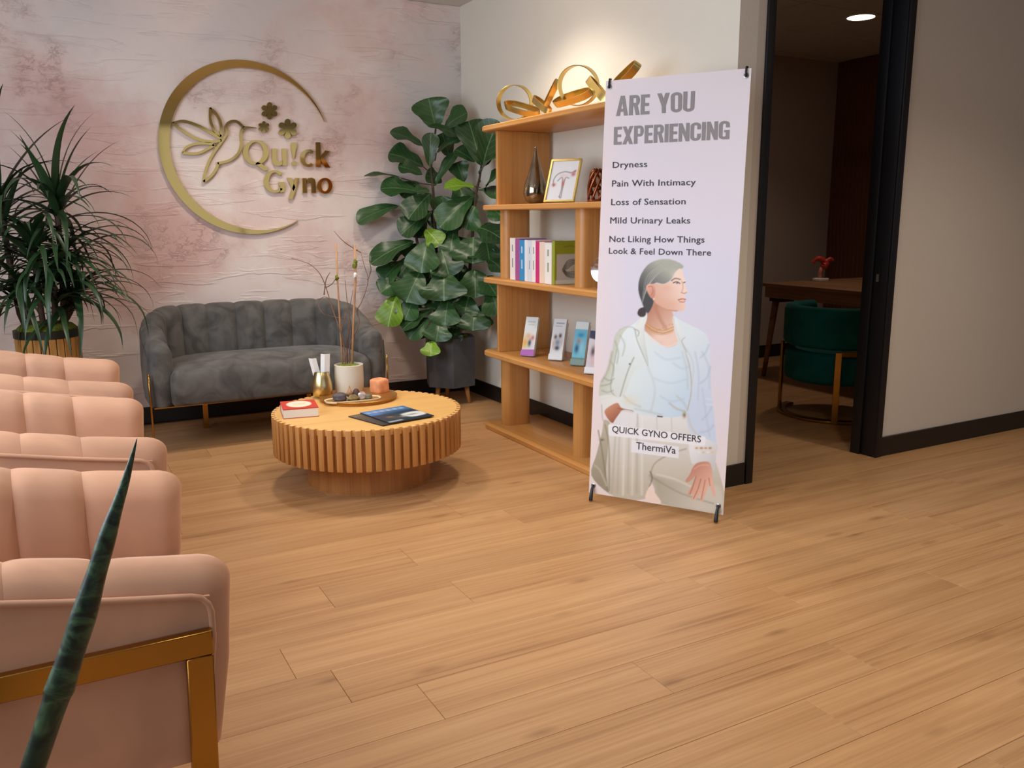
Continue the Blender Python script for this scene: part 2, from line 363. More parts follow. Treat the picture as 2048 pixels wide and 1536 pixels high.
# ceiling: slab and lay-in tiles (main room)
ce = struct(box('ceiling', (XL-.1, YF-.1, H+.012), (XR+.1, YD+.12, H+.1), M_GRID))
ce2 = struct(box('ceiling_alcove', (XL-.1, YD+.12, H+.012), (XA+.1, YB+.1, H+.1), M_GRID))
V, F = box_vf(.594, .594, .012, .002, 1); t0 = None
yy = YB-.3
while yy > -2.5:
    xx = XA-.28
    while xx > XL-.2:
        if t0 is None: t0 = mesh('ceiling_tile', V, F, M_CEIL, ce2); o = t0
        else: o = t0.copy(); COL.objects.link(o); o.parent = ce2
        o.location = (xx, yy, H+.006); xx -= .61
    xx = XA+.33
    while xx < 5.6 and yy < YD-.2 and yy > .4:
        o = t0.copy(); COL.objects.link(o); o.parent = ce; o.location = (xx, yy, H+.006); xx += .61
    yy -= .61
# door opening: black metal frame
d1 = struct(empty('door_1', (DX0, YD, 0)))
fw = .042
def dbox(nm, lo, hi, m=M_FRAME, bev=.003): return box(nm, lo, hi, m, d1, bev=bev, seg=2, world=True)
dbox('frame_face', (DX0-fw, YD-.014, 0), (DX0, YD, DH+fw)); dbox('frame_face', (DX1, YD-.014, 0), (DX1+fw, YD, DH+fw)); dbox('frame_head', (DX0, YD-.014, DH), (DX1, YD, DH+fw))
dbox('jamb', (DX0-.02, YD-.002, 0), (DX0, YD+.135, DH)); jr = dbox('jamb', (DX1, YD-.002, 0), (DX1+.02, YD+.135, DH)); dbox('jamb_head', (DX0-.02, YD, DH), (DX1+.02, YD+.135, DH+.02))
dbox('door_stop', (DX0, YD+.075, 0), (DX0+.012, YD+.13, DH)); dbox('door_stop', (DX1-.014, YD+.075, 0), (DX1, YD+.13, DH))
sp = box('strike_plate', (DX1-.003, YD+.035, .82), (DX1, YD+.068, .98), M_FRAME, jr, world=True)
box('latch_hole', (DX1-.0045, YD+.044, .868), (DX1-.002, YD+.058, .905), mat('strike_steel', (190, 195, 205), .3, 1), jr, world=True)
# office beyond the door
struct(box('wall_office_back', (XA+.1, OY, 0), (OX+.2, OY+.1, OH+.07), M_OFFWALL))
wo = struct(box('wall_office_wood', (OX+.012, YD+.12, 0), (OX+.12, OY, OH+.07), M_DARK))
V, F = box_vf(.012, .038, OH, .002, 1, (0, 0, OH/2)); s0 = None
for k in range(64):
    y = OY-.02-k*.0405
    if y < YD+.14: break
    if s0 is None: s0 = mesh('wall_slat', V, F, M_WALNUT, wo); o = s0
    else: o = s0.copy(); COL.objects.link(o); o.parent = wo
    o.location = (OX+.006, y, 0)
struct(box('baseboard_office_back', (XA+.1, OY-.009, 0), (OX, OY, .1), M_BLACK))
oc = struct(box('ceiling_office', (XA+.1, YD+.12, OH+.012), (OX+.2, OY+.1, OH+.1), M_GRID))
V, F = box_vf(.596, .596, .012, .002, 1); t0 = None
for i in range(6):
    for j in range(5):
        x, y = OX-.31-.607*i, OY-.42-.607*j
        if x < XA+.2 or y < YD+.2: continue
        if t0 is None: t0 = mesh('ceiling_tile', V, F, M_CEIL, oc); o = t0
        else: o = t0.copy(); COL.objects.link(o); o.parent = oc
        o.location = (x, y, OH+.006)
for j, y in enumerate((OY-.057,)):
    box('ceiling_tile', (XA+.12, y-.056, OH), (OX+.01, y+.056, OH+.012), M_CEIL, oc)
# downlights
M_LAMP = emit('lamp_diffuser', (255, 236, 210), 14)
def downlight(x, y, z, power, label, col=(1, .88, .74), cone=125, blend=.75, r=.085):
    t = tag(empty('ceiling_downlight', (x, y, z)), label, 'light', 'recessed ceiling downlights')
    lathe('trim_ring', [(r+.018, .0), (r+.018, -.004), (r, -.007), (r, 0)], M_WHITE, t)
    lathe('lamp_lens', [(0, -.003), (r, -.003), (r, 0)], M_LAMP, t)
    d = bpy.data.lights.new('downlight_lamp', 'SPOT'); d.energy = power; d.color = col; d.spot_size = math.radians(cone); d.spot_blend = blend; d.shadow_soft_size = .09
    o = bpy.data.objects.new('downlight_lamp', d); COL.objects.link(o); o.location = (0, 0, -.03); o.parent = t
downlight(1.98, 3.85, H, DOWN_W*1.5, 'recessed ceiling downlight over the front of the bookcase')
downlight(1.05, 4.25, H, DOWN_W*1.5, 'recessed ceiling downlight over the round coffee table')
downlight(.75, 1.9, H, DOWN_W*1.3, 'recessed ceiling downlight over the pink armchairs')
downlight(2.2, 1.3, H, DOWN_W*1.1, 'recessed ceiling downlight over the open floor before the banner')
downlight(3.7, 1.35, H, DOWN_W*1.6, 'recessed ceiling downlight before the wall right of the doorway')
op = at_z(1722, 33, OH)
downlight(op.x, op.y, OH, 20, 'round lit ceiling downlight in the dim office', (1, .8, .6), 120, .8, .085)
# ------------------------------------------------------------------ swept upholstery shells
class UPath:
    def __init__(s, W, D, r):
        s.W, s.D, s.r = W, D, r; s.a = D-r; s.q = math.pi*r/2; s.b = 2*(W-r); s.L = 2*s.a+2*s.q+s.b
    def at(s, t):
        W, D, r, a, q, b = s.W, s.D, s.r, s.a, s.q, s.b
        if t < a: return -t, -W, 0, -1
        t -= a
        if t < q:
            an = -math.pi/2-t/r; return -a+r*math.cos(an), -W+r+r*math.sin(an), math.cos(an), math.sin(an)
        t -= q
        if t < b: return -D, -W+r+t, -1, 0
        t -= b
        if t < q:
            an = math.pi-t/r; return -a+r*math.cos(an), W-r+r*math.sin(an), math.cos(an), math.sin(an)
        t -= q
        return -a+t, W, 0, 1
def usection(path, s, b, hf, th, zb, endr, top=6, bt=.4, obul=0, rake=0):
    L = path.L; e = min(s, L-s); k = 1 if e >= endr else math.sqrt(max(0, 1-(1-e/endr)**2))
    x, y, nx, ny = path.at(min(max(s, 0), L)); h = hf(e)+b*bt-(1-k)*.035
    half = th/2*max(k, .12); pts = []
    o_in = half+b*k
    pts.append((half*.8, zb)); pts.append((half+obul*.5, zb+.03)); pts.append((half+obul, (zb+h)/2)); pts.append((half, h-half*1.1))
    for i in range(1, top):
        a = math.pi*i/top; rr = half if a < math.pi/2 else o_in
        pts.append((rr*math.cos(a), h-half*1.1+half*1.1*math.sin(a)))
    pts.append((-o_in, h-half*1.1)); pts.append((-o_in, (zb+h)/2)); pts.append((-o_in, zb+.02)); pts.append((-o_in*.8, zb))
    rk = rake*max(0, 1-e/.16)
    return [(x+nx*p-rk*max(0, .5-z), y+ny*p, z) for p, z in pts]
def channels(parent, name, path, n, hf, th, zb, B, m, endr, sub=10, breaks=None, rake=0):
    L = path.L; br = breaks or [L*i/n for i in range(n+1)]
    for i in range(len(br)-1):
        s0, s1 = br[i], br[i+1]; V, F = [], []
        us = [j/sub for j in range(sub+1)]
        if i == 0: us = [0, .01, .03, .06, .1, .15, .22]+[.22+.78*j/sub for j in range(1, sub+1)]
        if i == len(br)-2: us = sorted([1-u for u in [0, .01, .03, .06, .1, .15, .22]+[.22+.78*j/sub for j in range(1, sub+1)]])
        for u in us:
            f = (1-abs(2*u-1)**4.5)
            if i == 0 and u < .5: f = 1
            if i == len(br)-2 and u > .5: f = 1
            V += usection(path, s0+(s1-s0)*u+(1e-4 if u == 0 else -1e-4 if u == 1 else 0), B*f, hf, th, zb, endr, rake=rake)
        m_ = len(V)//len(us)
        for j in range(len(us)-1):
            for k in range(m_):
                k2 = (k+1) % m_; F.append((j*m_+k, j*m_+k2, (j+1)*m_+k2, (j+1)*m_+k))
        F.append(list(range(m_))); F.append([(len(us)-1)*m_+k for k in range(m_)][::-1])
        mesh(name, V, F, m, parent, True, sharp=75)
def outer_shell(parent, name, path, hf, th, zb, drop, s0, m, off=.005, n=80, bul=.006):
    V, F = [], []
    for i in range(n+1):
        s = s0+(path.L-2*s0)*i/n; x, y, nx, ny = path.at(s); e = min(s, path.L-s); h = hf(e)-drop; p = th/2
        for z, q in ((zb-.004, p-.01), (zb-.004, p+off*.6), (zb+.05, p+off+bul*.5), ((zb+h)/2, p+off+bul), (h, p+off), (h, p-.01)): V.append((x+nx*q-.11*max(0, .5-z)*max(0, 1-e/.2)*(zb > .26), y+ny*q, z))
    for i in range(n):
        for k in range(6):
            k2 = (k+1) % 6; F.append((i*6+k, i*6+k2, i*6+6+k2, i*6+6+k))
    F.append(list(range(6))); F.append([n*6+k for k in range(6)][::-1])
    return mesh(name, V, F, m, parent, True, sharp=50)
# ------------------------------------------------------------------ pink armchairs
ch = empty('armchair', (.235, 1.72, 0))
AW, AD, AR, ATH, AZB = .285, .66, .20, .10, .285
def arm_h(e): 
    t = min(1, e/.62); return .613+.05*(t*t*(3-2*t))+.05*t
ap = UPath(AW, AD, AR)
bk = outer_shell(ch, 'backrest', ap, arm_h, ATH, AZB, .046, .042, M_PINK)
brk = [0, .20, .33]; mid = ap.L-.66; nmid = round(mid/.125); brk += [.33+mid*(i+1)/nmid for i in range(nmid)]; brk += [ap.L-.20, ap.L]
channels(bk, 'channel_panel', ap, 0, arm_h, ATH, AZB, .012, M_PINK, .05, breaks=brk, rake=.16)
pp = []
for z in (AZB-.002, .35, .45, .50): 
    x, y, nx, ny = ap.at(.042); pp.append((x-.11*max(0, .5-z), y+ny*(ATH/2+.006), z))
for i, s in enumerate([.042, .046, .056, .072]+[.075+(ap.L-.15)*k/40 for k in range(1, 40)]+[ap.L-.072, ap.L-.056, ap.L-.046, ap.L-.042]):
    x, y, nx, ny = ap.at(s); e = min(s, ap.L-s); pp.append((x+nx*(ATH/2+.006), y+ny*(ATH/2+.006), arm_h(e)-.043-(.030 if e < .044 else .016 if e < .05 else .005 if e < .06 else .001 if e < .074 else 0)))
for z in (.50, .45, .35, AZB-.002):
    x, y, nx, ny = ap.at(ap.L-.042); pp.append((x-.11*max(0, .5-z), y+ny*(ATH/2+.006), z))
tube('piping', pp, .0055, M_PINK, ch, 8)
pillow('seat_cushion', rrect(-AD+.06, -.005, -AW+.052, AW-.052, .05, 6, (.05, .16, .16, .05)), [(.335, .02), (.345, .004), (.37, 0), (.41, 0), (.43, .008), (.44, .03)], M_PINK, ch, .012)
pillow('seat_base', rrect(-AD+.05, -.03, -AW+.05, AW-.05, .05, 6, (.03, .16, .16, .03)), [(.27, .0), (.335, .0)], M_PINK, ch)
for sy in (-1, 1):
    yo = sy*(AW+ATH/2+.018)
    fr = ch
    box('side_rail', (-AD+.04, yo-.009, .478), (-.045, yo+.009, .52), M_BRASS, fr, bev=.002, seg=1)
    for x0, x1 in ((-.088, -.046), (-AD+.04, -AD+.082)):
        V, F = box_vf(.042, .018, .478, .002, 1, ((x0+x1)/2, yo, .239))
        for v in V:
            if v.z < .2: v.x += -.012 if x0 > -.3 else .012
        mesh('leg', V, F, M_BRASS, fr, True, sharp=40)
cy = [1.385, 2.29, 3.165]
for i, lab in enumerate(('blush pink channel-tufted armchair nearest the camera, its brass side frame in view', 'blush pink channel-tufted armchair in the middle of the row of three', 'blush pink channel-tufted armchair farthest back, beside the tall spiky plant')):
    o = ch if i == 0 else copy_tree(ch)
    o.location = (.235+(0, .012, .01)[i], cy[i]+.345, 0); tag(o, lab, 'armchair', 'pink armchairs in a row')
# ------------------------------------------------------------------ grey loveseat
sf = tag(empty('loveseat', (1.05, 4.545, 0), -math.pi/2), 'charcoal grey velvet loveseat with curved channel-tufted back against the plaster wall', 'sofa')
SW, SD, SR, STH, SZB = .575, .60, .30, .095, .245
sp_ = UPath(SW, SD, SR)
def sofa_h(e):
    t = max(0, min(1, (e-.0)/.58)); return .548+.15*(t*t*(3-2*t))
sb = outer_shell(sf, 'backrest', sp_, sofa_h, STH, SZB, .05, .03, M_GREY, .004)
ns = 13
channels(sb, 'channel_panel', sp_, ns, sofa_h, STH, SZB, .022, M_GREY, .05)
pillow('seat_cushion', rrect(-SD+.05, .028, -SW+.046, SW-.046, .05, 8, (.03, SR-.06, SR-.06, .03)), [(SZB, .012), (SZB+.015, .002), (.30, 0), (.37, .0), (.40, .006), (.425, .025), (.436, .06)], M_GREY, sf, .018)
box('base_rail', (-.01, -SW-.04, SZB-.006), (.006, SW+.04, SZB), M_BRASS, sf)
for sy in (-1, 1):
    y = sy*(SW+STH/2+.006)
    tube('front_leg', [(.004, y, 0), (.004, y, .3), (.0, y+sy*.001, .42)], .005, M_BRASS, sf, 8)
    box('rear_leg', (-SD+.1, sy*.30-.014, 0), (-SD+.128, sy*.30+.014, SZB), M_BRASS, sf)
# ------------------------------------------------------------------ round coffee table
ct = tag(empty('coffee_table', (1.252, 3.663, 0)), 'round honey oak coffee table with fluted slatted edge on a drum base', 'table')
TZ, TR = .326, .426; TB = .148
lathe('table_top', [(0, TZ-.03), (TR-.018, TZ-.03), (TR-.017, TZ-.001), (TR-.018, TZ), (0, TZ)], M_TABLE, ct, n=96)
lathe('drum_core', [(TR-.03, TB+.004), (TR-.021, TB+.004), (TR-.021, TZ-.03), (TR-.03, TZ-.03)], M_TBASE, ct, n=72)
lathe('drum_underside', [(0, TB+.012), (TR-.025, TB+.012), (TR-.025, TB+.02), (0, TB+.02)], M_TBASE, ct, n=64)
NS = 66; V, F = box_vf(.024, .0245, TZ-TB, .0025, 2, (-.012, 0, (TZ-TB)/2)); s0 = None
for k in range(NS):
    a = 2*math.pi*k/NS
    if s0 is None: s0 = mesh('slat', V, F, M_SLAT, ct, True, sharp=40, mats=[M_SLAT, M_TABLE], mi=[1 if sum(V[i].z for i in f)/len(f) > TZ-TB-.0012 else 0 for f in F]); o = s0
    else: o = s0.copy(); COL.objects.link(o); o.parent = ct
    o.location = (TR*math.cos(a), TR*math.sin(a), TB-.0005); o.rotation_euler = (0, 0, a)
lathe('drum_base', [(0, 0), (.283, 0), (.283, .008), (.28, .009), (.28, TB+.012), (0, TB+.012)], M_TBASE, ct, n=72)
# ------------------------------------------------------------------ bookcase
bc = tag(empty('bookcase', (XA-.01, 3.65, 0)), 'honey oak open bookcase with rounded shelves against the alcove wall', 'bookcase')
BX0, BX1, BY0, BY1 = 2.142, 2.532, 2.99, 4.285
SH = [1.66, 1.247, .855, .447, .026]; BT = .027
for z in SH:
    pillow('shelf_board', rrect(BX0, BX1, BY0, BY1, .06, 8, (.005, .075, .075, .005)), [(z-BT, .004), (z-BT+.004, 0), (z-.004, 0), (z, .004)], M_SHELF, bc, world=True, sharp=40)
for lv in range(4):
    z0, z1 = SH[lv+1], SH[lv]-BT
    if lv % 2 == 0:
        for y in (4.15, 3.12): box('upright_panel', (2.188, y-.012, z0), (2.51, y+.012, z1), M_SHELFZ, bc, bev=.003, world=True)
    else:
        for y, xa, xb in ((4.155, 2.215, 2.385), (3.40, 2.212, 2.385)):
            out = [(xa+.04+.04*math.cos(a), y+.045*math.sin(a)) for a in [math.pi/2+math.pi*i/12 for i in range(13)]]+[(xb-.04+.04*math.cos(a), y+.045*math.sin(a)) for a in [-math.pi/2+math.pi*i/12 for i in range(13)]]
            pillow('oval_column', out, [(z0, 0), (z1, 0)], M_SHELFZ, bc, world=True, sharp=40)
# ------------------------------------------------------------------ gold wall sign
sg = tag(empty('wall_sign', (1.14, YB, 1.585)), 'mirror gold clinic sign on plaster wall: crescent, hummingbird, flowers and Qu!ck Gyno lettering', 'sign')
SY0, SY1 = YB-.006, YB-.024
def wz(x, y): v = at_y(300+x/4.0425, 100+y/4.0425, YB-.02); return (v.x, v.z)
def extrude(name, loops, parent, y0=SY0, y1=SY1, m=M_SIGN):
    """loops: list of (outer, hole or None) point lists in wall x,z; each band or polygon extruded towards the room"""
    V, F = [], []
    for outer, hole in loops:
        n = len(outer); o = len(V)
        for y in (y0, y1): V += [(x, y, z) for x, z in outer]
        F += [(o+i, o+(i+1) % n, o+n+(i+1) % n, o+n+i) for i in range(n)]
        if hole is None: F += [list(range(o, o+n)), [o+n+i for i in range(n)][::-1]]
        else:
            h = len(V)
            for y in (y0, y1): V += [(x, y, z) for x, z in hole]
            F += [(h+(i+1) % n, h+i, h+n+i, h+n+(i+1) % n) for i in range(n)]
            F += [(o+n+i, o+n+(i+1) % n, h+n+(i+1) % n, h+n+i) for i in range(n)]; F += [(o+(i+1) % n, o+i, h+i, h+(i+1) % n) for i in range(n)]
    ob = mesh(name, V, F, m, parent, False, world=True)
    bm = bmesh.new(); bm.from_mesh(ob.data); bmesh.ops.recalc_face_normals(bm, faces=bm.faces); bm.to_mesh(ob.data); bm.free(); return ob
def circ2(cx, cy, rx, ry, n=40, a0=0, a1=2*math.pi, rot=0):
    return [(cx+rx*math.cos(a)*math.cos(rot)-ry*math.sin(a)*math.sin(rot), cy+rx*math.cos(a)*math.sin(rot)+ry*math.sin(a)*math.cos(rot)) for a in [a0+(a1-a0)*i/n for i in range(n)]]
def band(left, right): return left+right[::-1]
# crescent
a0, a1 = math.atan2(1.76-1.585, 1.607-1.141), math.atan2(1.167-1.585, 1.412-1.141)+2*math.pi
ou, inn = [], []
for i in range(121):
    t = i/120; a = a0+(a1-a0)*t; ro = .4945
    # inner circle seen from the outer centre
    dx, dz = .020, -.004; ri = dx*math.cos(a)+dz*math.sin(a)+math.sqrt(max(0, .457**2-(dx*math.sin(a)-dz*math.cos(a))**2))
    k = min(1, min(t, 1-t)/.22); ri = ro-(ro-ri)*math.sin(k*math.pi/2)
    ou.append((1.141+ro*math.cos(a), 1.585+ro*math.sin(a))); inn.append((1.141+ri*math.cos(a)-.0001, 1.585+ri*math.sin(a)))
V, F = [], []
for y in (SY0, SY1):
    for p in ou: V.append((p[0], y, p[1]))
    for p in inn: V.append((p[0], y, p[1]))
n = 121
for i in range(120):
    F += [(i, i+1, n+i+1, n+i), (2*n+i+1, 2*n+i, 3*n+i, 3*n+i+1), (i+1, i, 2*n+i, 2*n+i+1), (n+i, n+i+1, 3*n+i+1, 3*n+i)]
mesh('crescent', V, F, M_SIGN, sg, world=True)
def stroke2(P, w, closed=False, n=5):
    """outline of a stroked smooth path in zoom coords -> (outer, hole) or polygon in wall coords"""
    Q = smoothpath([(x, y, 0) for x, y in P], n, closed); N = len(Q); Lf, Rt = [], []
    for i in range(N):
        t = (Q[(i+1) % N]-Q[i-1]) if (closed or 0 < i < N-1) else (Q[1]-Q[0] if i == 0 else Q[-1]-Q[-2]); t.normalize()
        ww = (w(i/(N-1)) if callable(w) else w)/2
        Lf.append((Q[i].x-t.y*ww, Q[i].y+t.x*ww)); Rt.append((Q[i].x+t.y*ww, Q[i].y-t.x*ww))
    return Lf, Rt
def strokes(name, lst):
    L = []
    for P, w, cl in lst:
        a, b = stroke2(P, w, cl)
        if cl: L.append(([wz(*p) for p in a], [wz(*p) for p in b]))
        else: L.append(([wz(*p) for p in band(a, b)], None))
    return extrude(name, L, sg)
sw = 21
strokes('hummingbird', [
    ([(435, 1068), (440, 1010), (470, 915), (512, 835), (575, 745), (612, 690), (622, 655), (612, 625), (628, 592), (662, 576), (702, 580), (735, 606), (755, 628)], sw, False),
    ([(752, 628), (800, 626), (862, 631)], lambda t: 22*(1-t)+3, False),
    ([(752, 632), (738, 655), (734, 690), (738, 760), (715, 832), (660, 882), (595, 907), (545, 914)], sw, False),
    ([(546, 908), (541, 950), (500, 1012), (432, 1066)], sw, False),
    ([(175, 588), (270, 576), (380, 610), (480, 662), (578, 720)], lambda t: 10+14*min(1, 4*t), False), ([(578, 728), (510, 742), (400, 726), (290, 672), (180, 590)], sw, False),
    ([(485, 465), (540, 525), (572, 600), (574, 700)], lambda t: 10+12*min(1, 4*t), False), ([(574, 700), (522, 650), (488, 570), (486, 466)], sw, False),
    ([(258, 832), (300, 782), (380, 757), (470, 756), (520, 770)], lambda t: 10+11*min(1, 4*t), False), ([(520, 768), (460, 802), (380, 836), (262, 832)], sw, False)])
for cx, cy_, r in ((965, 492, 70), (1112, 637, 80), (920, 622, 47)):
    P = []
    for k in range(6*16):
        a = 2*math.pi*k/96+math.pi/2; u = (k % 16)/16; rr = r*(.36+.64*(math.sin(u*math.pi))**.45) if 0 < u < 1 else r*.3
        P.append((cx+rr*math.cos(a-math.pi/6), cy_+rr*math.sin(a-math.pi/6)))
    extrude('flower', [([wz(*p) for p in P], None)], sg)
def letter(*parts): extrude('letter', [([wz(*p) for p in a], [wz(*p) for p in b] if b else None) for a, b in parts], sg)
def ringarc(cx, cy, rx, ry, ix, iy, a0, a1, n=36):
    A = [math.radians(a0+(a1-a0)*i/n) for i in range(n+1)]
    return band([(cx+rx*math.cos(a), cy+ry*math.sin(a)) for a in A], [(cx+ix*math.cos(a), cy+iy*math.sin(a)) for a in A])
letter((circ2(854, 828, 104, 99), circ2(854, 826, 62, 82)), ([(868, 905), (900, 918), (962, 968), (920, 976), (850, 922)], None))
letter(([(985, 797), (1022, 797), (1022, 880), (1032, 902), (1052, 905), (1072, 893), (1072, 925), (1040, 938), (1008, 932), (990, 910), (985, 880)], None), ([(1066, 797), (1102, 797), (1106, 934), (1070, 934)], None))
letter(([(1160, 745), (1176, 750), (1183, 768), (1178, 805), (1164, 880), (1156, 880), (1143, 805), (1138, 768), (1144, 750)], None), (circ2(1164, 916, 19, 19, 24), None))
letter((ringarc(1280, 874, 66, 71, 32, 50, 50, 312), None))
letter(([(1340, 746), (1376, 746), (1378, 948), (1342, 946)], None), ([(1374, 868), (1416, 812), (1452, 818), (1404, 872), (1458, 952), (1416, 950), (1374, 884)], None))
letter((ringarc(1008, 1062, 88, 92, 48, 72, 42, 318), None), ([(1040, 1068), (1088, 1068), (1090, 1146), (1052, 1152), (1052, 1098), (1040, 1096)], None))
letter(([(1108, 1032), (1146, 1034), (1174, 1112), (1158, 1142)], None), ([(1176, 1034), (1206, 1036), (1150, 1208), (1120, 1204)], None))
letter(([(1232, 1036), (1266, 1036), (1268, 1156), (1234, 1156)], None), ([(1262, 1056), (1278, 1036), (1306, 1032), (1330, 1044), (1338, 1070), (1340, 1156), (1306, 1156), (1304, 1082), (1296, 1066), (1280, 1066), (1264, 1084)], None))
letter((circ2(1413, 1098, 60, 64), circ2(1413, 1097, 29, 46)))
# ------------------------------------------------------------------ printed sheets
def print_panel(name, fn, corner, nu, nv, parent, thick_dir=None, world=True, material=None):
    """dense sheet; corner(u, v) -> world point, v up; fn(U, V) -> rgb 0..255 arrays"""
    us, vs = np.linspace(0, 1, nu), np.linspace(0, 1, nv); U, Vv = np.meshgrid(us, vs)
    pts = [corner(u, v) for v in vs for u in us]
    F = [(j*nu+i, j*nu+i+1, (j+1)*nu+i+1, (j+1)*nu+i) for j in range(nv-1) for i in range(nu-1)]
    o = mesh(name, pts, F, material or M_PRINT, parent, False, world)
    rgb = np.clip(fn(U, Vv), 0, 255)/255; rgb = np.where(rgb <= .04045, rgb/12.92, ((rgb+.055)/1.055)**2.4)
    at = o.data.color_attributes.new('print', 'FLOAT_COLOR', 'POINT')
    at.data.foreach_set('color', np.concatenate([rgb.reshape(-1, 3), np.ones((nu*nv, 1))], 1).astype(np.float32).ravel())
    return o
def quad(a, b, c, d):
    a, b, c, d = map(Vector, (a, b, c, d)); return lambda u, v: (a*(1-u)+b*u)*(1-v)+(d*(1-u)+c*u)*v       # a BL, b BR, c TR, d TL
class Canvas:
    def __init__(s, X, Y): s.X, s.Y = X, Y; s.rgb = np.zeros(X.shape+(3,))
    def col(s, c):
        if isinstance(c[0], (int, float)): return np.array(c, float)
        (x0, y0), c0, (x1, y1), c1 = c; d = np.array([x1-x0, y1-y0], float); t = np.clip(((s.X-x0)*d[0]+(s.Y-y0)*d[1])/(d@d), 0, 1)[..., None]
        return np.array(c0, float)*(1-t)+np.array(c1, float)*t
    def put(s, al, c): al = al[..., None]; s.rgb = s.rgb*(1-al)+s.col(c)*al
    def poly(s, P, c, soft=2.5, alpha=1, smooth=True):
        if smooth: P = [(q.x, q.y) for q in smoothpath([(x, y, 0) for x, y in P], 4, True)]
        P = np.array(P); ins = np.zeros(s.X.shape, bool); dist = np.full(s.X.shape, 1e9)
        m = (s.X > P[:, 0].min()-9) & (s.X < P[:, 0].max()+9) & (s.Y > P[:, 1].min()-9) & (s.Y < P[:, 1].max()+9)
        x, y = s.X[m], s.Y[m]; i_ = np.zeros(x.shape, bool); dd = np.full(x.shape, 1e9)
        for a, b in zip(P, np.roll(P, -1, 0)):
            c_ = ((a[1] > y) != (b[1] > y)); 
            with np.errstate(divide='ignore', invalid='ignore'): xi = (b[0]-a[0])*(y-a[1])/(b[1]-a[1])+a[0]
            i_ ^= c_ & (x < xi)
            e = b-a; L = e@e+1e-9; t = np.clip(((x-a[0])*e[0]+(y-a[1])*e[1])/L, 0, 1); dd = np.minimum(dd, (x-a[0]-t*e[0])**2+(y-a[1]-t*e[1])**2)
        sd = np.where(i_, 1, -1)*np.sqrt(dd); al = np.zeros(s.X.shape); al[m] = np.clip(.5+sd/(2*soft), 0, 1)*alpha; s.put(al, c)
    def line(s, P, w, c, alpha=1, soft=1.5):
        Q = np.array([(q.x, q.y) for q in smoothpath([(x, y, 0) for x, y in P], 6)])
        m = (s.X > Q[:, 0].min()-w-9) & (s.X < Q[:, 0].max()+w+9) & (s.Y > Q[:, 1].min()-w-9) & (s.Y < Q[:, 1].max()+w+9); x, y = s.X[m], s.Y[m]; dd = np.full(x.shape, 1e9)
        for a, b in zip(Q[:-1], Q[1:]):
            e = b-a; L = e@e+1e-9; t = np.clip(((x-a[0])*e[0]+(y-a[1])*e[1])/L, 0, 1); dd = np.minimum(dd, (x-a[0]-t*e[0])**2+(y-a[1]-t*e[1])**2)
        al = np.zeros(s.X.shape); al[m] = np.clip((w/2-np.sqrt(dd))/(2*soft)+.5, 0, 1)*alpha; s.put(al, c)
    def blob(s, cx, cy, rx, ry, c, alpha=1, p=2):
        d = ((s.X-cx)/rx)**2+((s.Y-cy)/ry)**2; s.put(np.exp(-d**(p/2)*1.5)*alpha, c)
